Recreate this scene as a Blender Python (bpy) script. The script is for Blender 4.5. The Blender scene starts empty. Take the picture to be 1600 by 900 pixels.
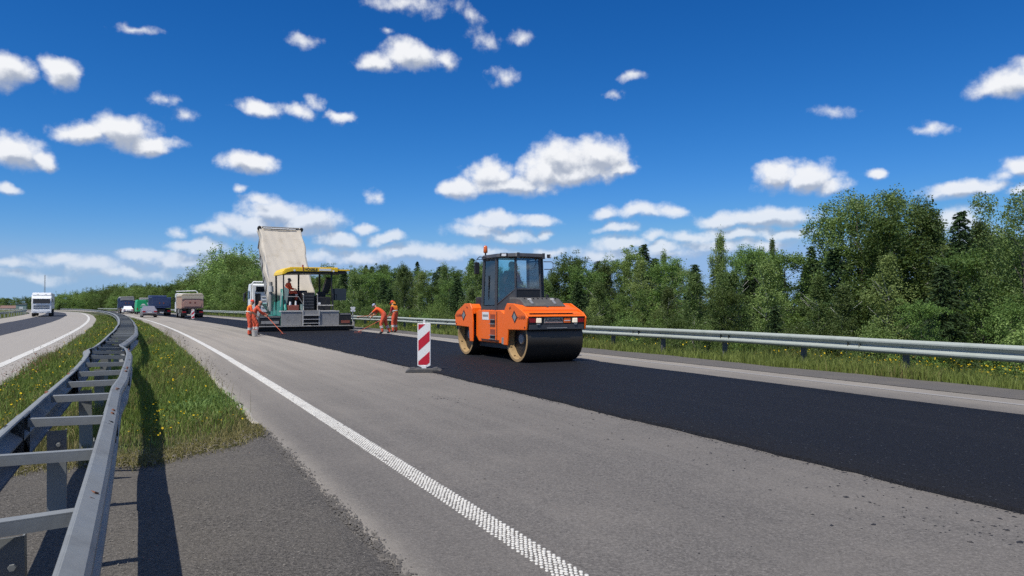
import bpy, bmesh, math, random
import numpy as np
from mathutils import Vector, Matrix, Euler

random.seed(7)
RNG = np.random.default_rng(11)
scene = bpy.context.scene
COL = scene.collection
rad = math.radians

# ------------------------------------------------------------------ camera
cam_d = bpy.data.cameras.new('camera')
cam = bpy.data.objects.new('camera', cam_d)
COL.objects.link(cam)
cam.location = (0.0, 0.0, 1.5)
cam.rotation_euler = (rad(90 + 1.242), 0, 0)
cam_d.sensor_width = 36.0
cam_d.lens = 25.425
cam_d.clip_start = 0.05
cam_d.clip_end = 9000.0
scene.camera = cam

# ------------------------------------------------------------------ exposure
vs = scene.view_settings
vs.view_transform = 'Standard'
vs.look = 'None'
vs.exposure = 0.0
vs.gamma = 1.0
vs.use_curve_mapping = False
scene.cycles.use_denoising = False
scene.cycles.max_bounces = 6
scene.cycles.transparent_max_bounces = 8
scene.cycles.sample_clamp_indirect = 6.0

# ------------------------------------------------------------------ sun
SUN_EL, SUN_ALPHA = 60.0, 54.0          # shadows fall towards +X, turned SUN_ALPHA towards +Y
to_sun = Vector((-math.cos(rad(SUN_ALPHA)) * math.cos(rad(SUN_EL)),
                 -math.sin(rad(SUN_ALPHA)) * math.cos(rad(SUN_EL)),
                 math.sin(rad(SUN_EL))))
sl = bpy.data.lights.new('sun', 'SUN')
sl.energy = 4.7
sl.angle = rad(0.53)
sl.color = (1.0, 0.945, 0.86)
sun = bpy.data.objects.new('sun', sl)
COL.objects.link(sun)
sun.location = to_sun * 60
sun.rotation_euler = to_sun.to_track_quat('Z', 'Y').to_euler()

# ------------------------------------------------------------------ sky and clouds
world = bpy.data.worlds.new('World')
scene.world = world
world.use_nodes = True
WN, WL = world.node_tree.nodes, world.node_tree.links
WN.clear()
ROOT = (WN, WL)


def wn(kind, **kw):
    n = WN.new(kind)
    for k, v in kw.items():
        setattr(n, k, v)
    return n


def wmath(op, a, b=None, c=None, clamp=False):
    n = wn('ShaderNodeMath', operation=op, use_clamp=clamp)
    for i, v in enumerate((a, b, c)):
        if v is None:
            continue
        if isinstance(v, (int, float)):
            n.inputs[i].default_value = v
        else:
            WL.new(v, n.inputs[i])
    return n.outputs[0]


def wmap(v, a, b, c, d, smooth=True):
    n = wn('ShaderNodeMapRange', interpolation_type='SMOOTHSTEP' if smooth else 'LINEAR')
    WL.new(v, n.inputs[0])
    for i, q in enumerate((a, b, c, d)):
        n.inputs[i + 1].default_value = q
    return n.outputs[0]


sky = wn('ShaderNodeTexSky', sky_type='NISHITA', sun_disc=False)
sky.sun_elevation = rad(SUN_EL)
sky.sun_rotation = rad(216)
sky.altitude = 50
sky.air_density = 1.0
sky.dust_density = 0.0
sky.ozone_density = 6.0
# the phone's deep blue: each channel of the physical sky takes its own contrast
sepc = wn('ShaderNodeSeparateColor')
WL.new(sky.outputs[0], sepc.inputs[0])
skyc = wn('ShaderNodeCombineColor')
graded = []
for i, (ex, ga, top) in enumerate(((2.25, 0.097, 2.9), (1.30, 0.452, 4.7), (1.10, 0.913, 7.6))):
    ch = wmath('MULTIPLY', wmath('POWER', sepc.outputs[i], ex), ga)
    graded.append(wmath('SMOOTH_MIN', ch, top, 0.8))
graded[2] = wmath('SMOOTH_MAX', graded[2], wmath('MULTIPLY', graded[1], 1.5), 0.4)
for i in range(3):
    WL.new(graded[i], skyc.inputs[i])

tc = wn('ShaderNodeTexCoord')
sep = wn('ShaderNodeSeparateXYZ')
WL.new(tc.outputs['Generated'], sep.inputs[0])
az = wmath('ARCTAN2', sep.outputs[0], sep.outputs[1])
el = wmath('ARCSINE', sep.outputs[2])
comb = wn('ShaderNodeCombineXYZ')
WL.new(az, comb.inputs[0])
WL.new(el, comb.inputs[1])
# wobble the coordinates so that cloud outlines billow
nz = wn('ShaderNodeTexNoise')
nz.inputs['Scale'].default_value = 17
nz.inputs['Detail'].default_value = 5
nz.inputs['Roughness'].default_value = 0.52
WL.new(comb.outputs[0], nz.inputs['Vector'])
sub = wn('ShaderNodeVectorMath', operation='SUBTRACT')
WL.new(nz.outputs['Color'], sub.inputs[0])
sub.inputs[1].default_value = (0.5, 0.5, 0.5)
mul = wn('ShaderNodeVectorMath', operation='MULTIPLY')
WL.new(sub.outputs[0], mul.inputs[0])
mul.inputs[1].default_value = (0.058, 0.036, 0.0)
wob = wn('ShaderNodeVectorMath', operation='ADD')
WL.new(comb.outputs[0], wob.inputs[0])
WL.new(mul.outputs[0], wob.inputs[1])

# each cloud: azimuth, elevation (degrees), half width, half height (degrees), thickness 0..1
CLOUDS = [
    (-35.1, 15.1, 1.33, 1.38, 1.00), (-32.4, 15.1, 1.33, 1.14, 1.00), (-30.8, 11.5, 1.83, 0.89, 1.00), (-28.5, 11.9, 2.41, 1.32, 1.00),
    (-26.7, 11.3, 2.08, 0.83, 1.00), (-34.7, 10.0, 2.11, 1.15, 1.00), (-33.2, 9.6, 1.21, 0.69, 0.90), (-35.1, 7.3, 0.91, 0.58, 0.80),
    (-27.4, 18.7, 1.17, 0.34, 0.43), (-16.1, 19.5, 1.02, 0.47, 0.39), (-25.9, 14.4, 0.85, 0.41, 0.39), (-24.6, 13.5, 0.92, 0.52, 0.33),
    (-19.2, 14.4, 1.65, 0.59, 0.70), (-16.6, 14.5, 1.36, 0.54, 0.65), (-15.3, 15.1, 0.69, 0.43, 0.39), (-13.7, 14.3, 1.04, 0.50, 0.70),
    (-20.1, 10.5, 2.18, 0.93, 1.00), (-20.7, 8.5, 0.48, 0.28, 0.39), (-10.7, 8.4, 0.77, 0.46, 0.43), (-10.6, 18.2, 2.14, 0.91, 0.85),
    (-8.1, 18.8, 2.72, 1.18, 0.95), (-5.6, 18.8, 1.46, 0.65, 0.47), (-8.1, 22.4, 3.63, 0.67, 0.47), (-3.2, 21.8, 0.86, 0.63, 0.35),
    (-2.3, 20.2, 1.10, 0.64, 0.31), (0.8, 20.1, 1.23, 0.48, 0.39), (-0.7, 17.5, 0.98, 0.71, 0.39), (-9.7, 20.3, 0.48, 0.26, 0.35),
    (9.4, 17.3, 0.83, 0.33, 0.35), (8.3, 16.1, 0.72, 0.33, 0.35), (-4.1, 9.1, 2.07, 0.94, 1.00), (-1.8, 10.3, 2.08, 1.39, 1.00),
    (0.0, 9.4, 4.27, 1.05, 1.00), (2.5, 10.5, 2.19, 1.51, 1.00), (4.1, 11.5, 2.91, 1.73, 1.00), (6.6, 11.5, 2.88, 1.72, 1.00),
    (8.1, 10.6, 1.79, 0.92, 0.90), (5.1, 10.3, 4.21, 1.04, 0.90), (-19.3, 7.7, 1.53, 0.61, 0.80), (-18.2, 6.9, 2.79, 1.24, 1.00),
    (-15.4, 6.3, 2.63, 1.26, 1.00), (-19.5, 5.7, 3.30, 1.01, 0.90), (-22.0, 5.1, 1.91, 0.66, 0.70), (-24.7, 4.8, 0.91, 0.54, 0.60),
    (-17.0, 5.5, 3.39, 0.68, 0.80), (-13.5, 4.9, 1.97, 0.75, 0.95), (-9.6, 5.1, 1.79, 0.59, 0.90), (-11.6, 5.9, 1.41, 0.41, 0.70),
    (-8.1, 4.0, 3.61, 0.77, 0.75), (-5.1, 3.8, 2.42, 0.59, 0.60), (-2.8, 5.8, 2.92, 0.83, 0.80), (-1.5, 6.5, 3.05, 0.77, 0.95),
    (1.8, 6.6, 1.83, 0.59, 0.95), (0.0, 5.3, 2.44, 0.71, 0.75), (2.4, 5.5, 0.61, 0.48, 0.60), (-9.1, 4.0, 1.79, 0.59, 0.80),
    (-6.1, 3.9, 2.42, 0.59, 0.75), (-32.2, 2.9, 1.77, 0.46, 0.80), (-34.6, 2.6, 1.25, 0.39, 0.60), (-27.2, 3.3, 1.76, 0.53, 0.90),
    (-30.3, 2.6, 3.26, 0.62, 0.60), (-23.5, 3.9, 2.50, 0.55, 0.95), (-25.1, 3.0, 3.05, 0.65, 0.60), (-21.7, 3.0, 3.21, 0.78, 0.65),
    (-28.0, 2.2, 3.41, 0.48, 0.50), (-33.2, 1.8, 3.07, 0.45, 0.45), (-22.6, 2.2, 3.17, 0.66, 0.50), (-18.6, 3.1, 2.77, 0.57, 0.60),
    (-12.0, 3.7, 3.53, 0.70, 0.60), (-14.9, 3.6, 2.87, 0.69, 0.60), (7.3, 7.1, 1.20, 0.53, 0.65), (10.1, 7.1, 2.70, 0.64, 0.75),
    (12.5, 7.0, 1.62, 0.46, 0.60), (8.3, 5.9, 1.67, 0.47, 0.60), (8.6, 4.6, 2.72, 0.82, 0.85), (7.6, 3.8, 3.56, 0.71, 0.55),
    (11.8, 4.2, 1.74, 0.58, 0.70), (11.0, 5.2, 1.17, 0.47, 0.60), (3.0, 3.9, 1.21, 0.54, 0.60), (-2.5, 4.0, 3.65, 0.60, 0.50),
    (16.3, 6.5, 2.22, 0.80, 0.95), (19.5, 6.6, 3.72, 0.95, 1.00), (17.2, 5.4, 3.82, 0.68, 0.75), (20.4, 5.2, 2.64, 0.50, 0.70),
    (13.9, 5.1, 2.28, 0.64, 0.70), (15.8, 4.4, 3.33, 0.69, 0.75), (19.1, 4.5, 2.68, 0.56, 0.60), (12.0, 3.7, 3.46, 0.58, 0.50),
    (20.2, 9.5, 2.13, 1.21, 1.00), (22.4, 9.2, 2.36, 1.08, 1.00), (24.1, 8.4, 1.21, 0.75, 0.75), (26.4, 9.2, 0.97, 0.47, 0.75),
    (30.4, 11.8, 1.08, 0.35, 0.43), (24.0, 13.7, 1.32, 0.42, 0.27), (31.9, 7.7, 2.41, 0.80, 1.00), (33.3, 7.6, 1.26, 0.44, 0.80),
    (34.4, 14.3, 1.96, 1.12, 0.85), (35.6, 14.6, 1.20, 0.83, 0.90), (35.1, 8.8, 1.37, 0.86, 0.90), (34.0, 8.4, 1.00, 0.59, 0.47),
    (35.2, 7.3, 0.81, 0.43, 0.70), (31.8, 5.4, 2.16, 1.11, 0.70), (33.3, 4.3, 1.68, 0.70, 0.60),
]


def field(vec, items):
    acc = None
    for a, e, ra, re, th in items:
        m = wn('ShaderNodeMapping', vector_type='TEXTURE')
        m.inputs['Location'].default_value = (rad(a), rad(e), 0)
        m.inputs['Scale'].default_value = (rad(ra), rad(re), 1)
        WL.new(vec, m.inputs['Vector'])
        ln = wn('ShaderNodeVectorMath', operation='LENGTH')
        WL.new(m.outputs[0], ln.inputs[0])
        d = wmath('MULTIPLY_ADD', ln.outputs['Value'], -th, th)
        acc = d if acc is None else wmath('SMOOTH_MAX', acc, d, 0.12)
    return acc


def shifted(vec, dx, dy):
    n = wn('ShaderNodeVectorMath', operation='ADD')
    WL.new(vec, n.inputs[0])
    n.inputs[1].default_value = (dx, dy, 0)
    return n.outputs[0]


def noise_at(vec, scale, detail, rough=0.6):
    n = wn('ShaderNodeTexNoise')
    n.inputs['Scale'].default_value = scale
    n.inputs['Detail'].default_value = detail
    n.inputs['Roughness'].default_value = rough
    WL.new(vec, n.inputs['Vector'])
    return n.outputs['Fac']


p1 = wob.outputs[0]
p2 = shifted(p1, -0.004, 0.012)
# small cumulus outside the view, cover raised to make the fill light whiter
sc_ = wn('ShaderNodeVectorMath', operation='MULTIPLY')
WL.new(p1, sc_.inputs[0])
sc_.inputs[1].default_value = (1.0, 2.3, 1.0)
wide = noise_at(sc_.outputs[0], 5.5, 3, 0.5)
side = wmap(wmath('ABSOLUTE', az), 0.66, 0.78, 0.0, 1.0)
high = wmap(el, 0.44, 0.56, 0.0, 1.0)
outside = wmath('MAXIMUM', side, high)
extra = wmath('MULTIPLY', wmath('MULTIPLY_ADD', wide, 4.0, -2.12), outside)
extra = wmath('SUBTRACT', extra, wmath('MULTIPLY', wmath('SUBTRACT', 1.0, outside), 2.0))
fine1 = noise_at(comb.outputs[0], 42, 5, 0.58)
fine2 = noise_at(shifted(comb.outputs[0], -0.005, 0.009), 42, 5, 0.58)
rel = wmath('MULTIPLY_ADD', wmath('SUBTRACT', fine1, fine2), 1.5, 0.50)
grain = wmath('MULTIPLY_ADD', fine1, 1.0, -0.53)
air = wmap(el, 0.0, 0.20, 0.50, 0.97)        # low clouds sit in more air
wsep = wn('ShaderNodeSeparateXYZ')
WL.new(p1, wsep.inputs[0])


def sky_leaf(items):
    # one node group for each patch of sky; it only reckons with the clouds that reach into that patch
    global WN, WL
    gt = bpy.data.node_groups.new('sky_patch', 'ShaderNodeTree')
    for nm, ty in (('p1', 'NodeSocketVector'), ('p2', 'NodeSocketVector'), ('extra', 'NodeSocketFloat'), ('rel', 'NodeSocketFloat'),
                   ('grain', 'NodeSocketFloat'), ('air', 'NodeSocketFloat'), ('sky', 'NodeSocketColor')):
        gt.interface.new_socket(nm, in_out='INPUT', socket_type=ty)
    gt.interface.new_socket('out', in_out='OUTPUT', socket_type='NodeSocketShader')
    WN, WL = gt.nodes, gt.links
    gi, go = wn('NodeGroupInput'), wn('NodeGroupOutput')
    q = {o.name: o for o in gi.outputs}
    f1 = f2 = q['extra']
    if items:
        f1 = wmath('MAXIMUM', field(q['p1'], items), q['extra'])
        f2 = wmath('MAXIMUM', field(q['p2'], items), q['extra'])
    dens = wmath('ADD', f1, q['grain'])
    alpha = wmath('MULTIPLY', wmap(dens, -0.17, 0.52, 0.0, 1.0), q['air'])
    # lit from above: brighter where the cloud thins out upwards
    shade = wmath('MULTIPLY_ADD', wmath('SUBTRACT', f1, f2), 1.5, q['rel'])
    shade = wmath('SUBTRACT', shade, wmap(dens, 0.25, 0.9, 0.0, 0.26))
    shade = wmap(shade, -0.10, 0.85, 0.0, 1.0)
    mixc = wn('ShaderNodeMix', data_type='RGBA')
    WL.new(shade, mixc.inputs['Factor'])
    mixc.inputs['A'].default_value = (4.2, 4.7, 5.7, 1)
    mixc.inputs['B'].default_value = (9.3, 9.4, 9.6, 1)
    mixs = wn('ShaderNodeMix', data_type='RGBA')
    WL.new(alpha, mixs.inputs['Factor'])
    WL.new(q['sky'], mixs.inputs['A'])
    WL.new(mixc.outputs['Result'], mixs.inputs['B'])
    bg = wn('ShaderNodeBackground')
    bg.inputs['Strength'].default_value = 0.1
    WL.new(mixs.outputs['Result'], bg.inputs['Color'])
    WL.new(bg.outputs[0], go.inputs[0])
    WN, WL = ROOT
    g = wn('ShaderNodeGroup')
    g.node_tree = gt
    for i, src in enumerate((p1, p2, extra, rel, grain, air, skyc.outputs[0])):
        WL.new(src, g.inputs[i])
    return g.outputs[0]


def sky_tree(box, depth=0):
    a0, a1, e0, e1 = box
    items = []
    for c in CLOUDS:
        k = 1.0 + 0.42 / c[4]
        if c[0] + c[2] * k > a0 - 0.3 and c[0] - c[2] * k < a1 + 0.5 and c[1] + c[3] * k > e0 - 0.2 and c[1] - c[3] * k < e1 + 0.9:
            items.append(c)
    if len(items) <= 6 or depth >= 9:
        return sky_leaf(items)
    cut_az = (a1 - a0) > 2.2 * (e1 - e0)
    mid = 0.5 * (a0 + a1) if cut_az else 0.5 * (e0 + e1)
    lo = sky_tree((a0, mid, e0, e1) if cut_az else (a0, a1, e0, mid), depth + 1)
    hi = sky_tree((mid, a1, e0, e1) if cut_az else (a0, a1, mid, e1), depth + 1)
    n = wn('ShaderNodeMixShader')
    WL.new(wmath('GREATER_THAN', wsep.outputs[0 if cut_az else 1], rad(mid)), n.inputs[0])
    WL.new(lo, n.inputs[1])
    WL.new(hi, n.inputs[2])
    return n.outputs[0]


view = sky_tree((-46, 46, -2, 30))
inview = wmath('MULTIPLY', wmath('LESS_THAN', wmath('ABSOLUTE', wsep.outputs[0]), rad(46)),
               wmath('LESS_THAN', wsep.outputs[1], rad(30)))
inview = wmath('MULTIPLY', inview, wmath('GREATER_THAN', wsep.outputs[1], rad(-2)))
fin = wn('ShaderNodeMixShader')
WL.new(inview, fin.inputs[0])
WL.new(sky_leaf([]), fin.inputs[1])
WL.new(view, fin.inputs[2])
wo = wn('ShaderNodeOutputWorld')
WL.new(fin.outputs[0], wo.inputs[0])
# ================================================================== materials
def new_mat(name):
    m = bpy.data.materials.new(name)
    m.use_nodes = True
    nt = m.node_tree
    b = nt.nodes['Principled BSDF']
    return m, nt, b


def N(nt, kind, **kw):
    n = nt.nodes.new(kind)
    for k, v in kw.items():
        setattr(n, k, v)
    return n


def nnoise(nt, scale, detail=4, rough=0.6, vec=None, stretch=None):
    n = N(nt, 'ShaderNodeTexNoise')
    n.inputs['Scale'].default_value = scale
    n.inputs['Detail'].default_value = detail
    n.inputs['Roughness'].default_value = rough
    if vec is None:
        vec = N(nt, 'ShaderNodeTexCoord').outputs['Object']
    if stretch:
        mp = N(nt, 'ShaderNodeMapping')
        mp.inputs['Scale'].default_value = stretch
        nt.links.new(vec, mp.inputs['Vector'])
        vec = mp.outputs[0]
    nt.links.new(vec, n.inputs['Vector'])
    return n.outputs['Fac']


def nmap(nt, v, a, b, c=0.0, d=1.0, smooth=False):
    n = N(nt, 'ShaderNodeMapRange', interpolation_type='SMOOTHSTEP' if smooth else 'LINEAR')
    nt.links.new(v, n.inputs[0])
    for i, q in enumerate((a, b, c, d)):
        n.inputs[i + 1].default_value = q
    return n.outputs[0]


def nmix(nt, fac, a, b, blend='MIX'):
    n = N(nt, 'ShaderNodeMix', data_type='RGBA', blend_type=blend)
    for nm, v in (('Factor', fac), ('A', a), ('B', b)):
        if isinstance(v, (int, float)):
            n.inputs[nm].default_value = v
        elif isinstance(v, tuple):
            n.inputs[nm].default_value = (v[0], v[1], v[2], 1)
        else:
            nt.links.new(v, n.inputs[nm])
    return n.outputs['Result']


def nmath(nt, op, a, b=0.0):
    n = N(nt, 'ShaderNodeMath', operation=op)
    for i, v in enumerate((a, b)):
        if isinstance(v, (int, float)):
            n.inputs[i].default_value = v
        else:
            nt.links.new(v, n.inputs[i])
    return n.outputs[0]


def nbump(nt, b, h, strength=0.3, dist=0.01):
    n = N(nt, 'ShaderNodeBump')
    n.inputs['Strength'].default_value = strength
    n.inputs['Distance'].default_value = dist
    nt.links.new(h, n.inputs['Height'])
    nt.links.new(n.outputs[0], b.inputs['Normal'])


def paint(name, col, rough=0.45, metal=0.0, dirt=(0.20, 0.17, 0.13), amount=0.35, scale=3.0, var=0.12, bump=0.0, spec=0.5, coat=0.0):
    """a painted or bare surface with uneven colour and dirt in patches"""
    m, nt, b = new_mat(name)
    n1 = nnoise(nt, scale, 6, 0.65)
    n2 = nnoise(nt, scale * 9, 3, 0.6)
    lo = tuple(c * (1 - var) for c in col)
    hi = tuple(min(1, c * (1 + var)) for c in col)
    c0 = nmix(nt, n2, lo, hi)
    f = nmap(nt, n1, 0.48, 0.78, 0.0, amount, True)
    nt.links.new(nmix(nt, f, c0, dirt), b.inputs['Base Color'])
    nt.links.new(nmap(nt, n1, 0.3, 0.8, rough * 0.85, min(1, rough * 1.35)), b.inputs['Roughness'])
    b.inputs['Metallic'].default_value = metal
    b.inputs['Specular IOR Level'].default_value = spec
    b.inputs['Coat Weight'].default_value = coat
    if bump:
        nbump(nt, b, n2, bump, 0.01)
    return m


M = {}
M['orange'] = paint('machine_orange_paint', (0.90, 0.145, 0.006), 0.38, dirt=(0.42, 0.16, 0.05), amount=0.30, var=0.05)
M['cabgrey'] = paint('anthracite_cab_paint', (0.045, 0.048, 0.055), 0.45, amount=0.25)
M['darkhood'] = paint('worn_grey_cover', (0.085, 0.083, 0.078), 0.6, amount=0.5, scale=5)
M['black'] = paint('black_plastic', (0.014, 0.014, 0.016), 0.5, amount=0.22)
M['steel_dark'] = paint('drum_steel', (0.050, 0.043, 0.036), 0.36, 0.35, dirt=(0.05, 0.045, 0.04), amount=0.7, scale=4, var=0.25)
M['tan'] = paint('dusty_drum_rim', (0.36, 0.24, 0.11), 0.75, dirt=(0.14, 0.09, 0.05), amount=0.8, scale=7, var=0.2)
M['hub'] = paint('hub_grey', (0.26, 0.27, 0.28), 0.5, 0.2, amount=0.5)
M['white'] = paint('white_paint', (0.78, 0.78, 0.76), 0.4, amount=0.22, var=0.04)
M['bluewhite'] = paint('white_truck_paint', (0.80, 0.82, 0.82), 0.3, amount=0.15, var=0.03)
M['galv'] = paint('galvanised_steel', (0.205, 0.218, 0.215), 0.55, 0.0, dirt=(0.115, 0.12, 0.12), amount=0.6, scale=2.5, var=0.16, bump=0.05)
M['galv_green'] = paint('weathered_galvanised_steel', (0.34, 0.375, 0.34), 0.6, 0.0, dirt=(0.22, 0.26, 0.22), amount=0.7, scale=2.0, var=0.14)
M['galv_dark'] = paint('dark_post_steel', (0.10, 0.105, 0.10), 0.7, 0.0, dirt=(0.05, 0.05, 0.045), amount=0.7, scale=4, var=0.2)  # darker than the beam steel
M['rust'] = paint('rusty_steel', (0.16, 0.06, 0.03), 0.85, amount=0.5)
M['yellow'] = paint('machine_yellow_paint', (0.85, 0.56, 0.02), 0.4, amount=0.2, var=0.05)
M['teal'] = paint('machine_teal_paint', (0.03, 0.24, 0.19), 0.42, amount=0.35, var=0.10)
M['palegreen'] = paint('pale_green_panel', (0.25, 0.34, 0.31), 0.5, amount=0.4)
M['plate'] = paint('worn_steel_plate', (0.30, 0.295, 0.28), 0.55, 0.2, dirt=(0.10, 0.095, 0.09), amount=0.75, scale=4)
M['plate_light'] = paint('worn_bright_steel', (0.52, 0.51, 0.48), 0.5, 0.2, dirt=(0.2, 0.19, 0.17), amount=0.6, scale=6)
M['canvas'] = paint('beige_tarpaulin', (0.50, 0.455, 0.38), 0.85, dirt=(0.34, 0.29, 0.21), amount=0.55, scale=1.6, var=0.08, bump=0.2)
M['tipbeige'] = paint('beige_tipper_paint', (0.50, 0.44, 0.33), 0.6, amount=0.4)
M['tippink'] = paint('faded_red_tipper_paint', (0.42, 0.24, 0.19), 0.65, dirt=(0.40, 0.34, 0.27), amount=0.6)
M['tipgrey'] = paint('grey_tipper_paint', (0.28, 0.28, 0.27), 0.6, amount=0.5)
M['truckblue'] = paint('dark_blue_truck_paint', (0.030, 0.052, 0.13), 0.38, amount=0.25)
M['vangreen'] = paint('green_van_paint', (0.01, 0.36, 0.13), 0.4, amount=0.1)
M['silver'] = paint('silver_car_paint', (0.34, 0.33, 0.36), 0.3, 0.5, amount=0.1)
M['tyre'] = paint('tyre_rubber', (0.022, 0.022, 0.023), 0.85, dirt=(0.12, 0.11, 0.09), amount=0.6)
M['red'] = paint('red_reflective', (0.50, 0.008, 0.028), 0.5, amount=0.12, var=0.05)
M['rubberbase'] = paint('recycled_rubber', (0.07, 0.07, 0.07), 0.85, amount=0.7, scale=8, bump=0.3)
M['redbrown'] = paint('red_brown_box', (0.22, 0.06, 0.04), 0.6, amount=0.5)
M['sticker'] = paint('white_sticker', (0.74, 0.74, 0.73), 0.45, amount=0.1)
M['ink'] = paint('dark_print', (0.03, 0.03, 0.035), 0.5, amount=0.0)
M['inkred'] = paint('dark_orange_print_and_shade', (0.30, 0.06, 0.02), 0.5, amount=0.0)  # print colour, also the painted shadow line on the hood
M['hose'] = paint('red_orange_hose', (0.60, 0.13, 0.06), 0.6, amount=0.35)
M['wood'] = paint('wooden_handle', (0.48, 0.16, 0.07), 0.7, amount=0.3)
M['house'] = paint('pale_house_wall', (0.62, 0.58, 0.54), 0.85, amount=0.2)
M['roofred'] = paint('red_roof', (0.20, 0.12, 0.10), 0.85, amount=0.2)
# people
M['hivis'] = paint('orange_work_clothes', (0.86, 0.10, 0.02), 0.85, dirt=(0.50, 0.10, 0.05), amount=0.45, scale=9, var=0.1, bump=0.3)
M['hivis_dk'] = paint('faded_orange_work_trousers', (0.66, 0.10, 0.045), 0.88, dirt=(0.36, 0.09, 0.06), amount=0.6, scale=9, var=0.12, bump=0.3)
M['vest'] = paint('orange_yellow_vest', (0.93, 0.27, 0.012), 0.8, dirt=(0.8, 0.3, 0.05), amount=0.3, scale=9, var=0.1, bump=0.3)
M['redshirt'] = paint('dark_red_shirt', (0.30, 0.015, 0.025), 0.85, amount=0.1)
M['refl'] = paint('reflective_tape', (0.62, 0.62, 0.58), 0.5, amount=0.2)
M['skin'] = paint('skin', (0.46, 0.24, 0.15), 0.6, dirt=(0.42, 0.19, 0.12), amount=0.4, var=0.06)
M['boots'] = paint('dirty_work_boots', (0.03, 0.03, 0.026), 0.8, amount=0.5)
M['hairdark'] = paint('short_dark_hair', (0.03, 0.022, 0.016), 0.8, amount=0.0)
M['caporange'] = paint('red_orange_cap', (0.70, 0.06, 0.025), 0.8, amount=0.15)
M['capblue'] = paint('grey_blue_cap', (0.28, 0.31, 0.42), 0.85, amount=0.2)
M['capnavy'] = paint('navy_cap', (0.035, 0.055, 0.10), 0.8, amount=0.15)


def lamp_mat(name, col, emit):
    m, nt, b = new_mat(name)
    b.inputs['Base Color'].default_value = (*col, 1)
    b.inputs['Roughness'].default_value = 0.15
    if emit:
        b.inputs['Emission Color'].default_value = (*col, 1)
        b.inputs['Emission Strength'].default_value = emit
    return m


M['lamp_on'] = lamp_mat('lit_headlamp', (1.0, 0.86, 0.66), 0.3)
M['lamp_red'] = lamp_mat('red_lamp_lens', (0.30, 0.006, 0.012), 0)
M['lamp_clear'] = lamp_mat('clear_lamp_lens', (0.62, 0.64, 0.66), 0)
M['amber'] = lamp_mat('amber_beacon_lens', (0.62, 0.13, 0.03), 0)


def glass_mat(name, tint, alpha):
    """tinted pane: sees through, and mirrors the sky"""
    m, nt, b = new_mat(name)
    tr = N(nt, 'ShaderNodeBsdfTransparent')
    tr.inputs[0].default_value = (*tint, 1)
    gl = N(nt, 'ShaderNodeBsdfGlossy')
    gl.inputs['Roughness'].default_value = 0.02
    gl.inputs[0].default_value = (0.9, 0.95, 1.0, 1)
    fr = N(nt, 'ShaderNodeFresnel')
    fr.inputs[0].default_value = 1.52
    mx = N(nt, 'ShaderNodeMixShader')
    nt.links.new(nmap(nt, fr.outputs[0], 0, 1, alpha, 1.0), mx.inputs[0])
    nt.links.new(tr.outputs[0], mx.inputs[1])
    nt.links.new(gl.outputs[0], mx.inputs[2])
    nt.links.new(mx.outputs[0], nt.nodes['Material Output'].inputs[0])
    return m


M['cabglass'] = glass_mat('tinted_cab_glass', (0.70, 0.90, 0.90), 0.05)
M['clearglass'] = glass_mat('clear_cab_glass', (0.88, 0.94, 0.95), 0.03)


def dark_glass():
    m, nt, b = new_mat('dark_vehicle_glass')
    b.inputs['Base Color'].default_value = (0.012, 0.016, 0.024, 1)
    b.inputs['Roughness'].default_value = 0.08
    b.inputs['Specular IOR Level'].default_value = 0.7
    return m


M['darkglass'] = dark_glass()


def stripes_mat():
    return M['white'], M['red']


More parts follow.
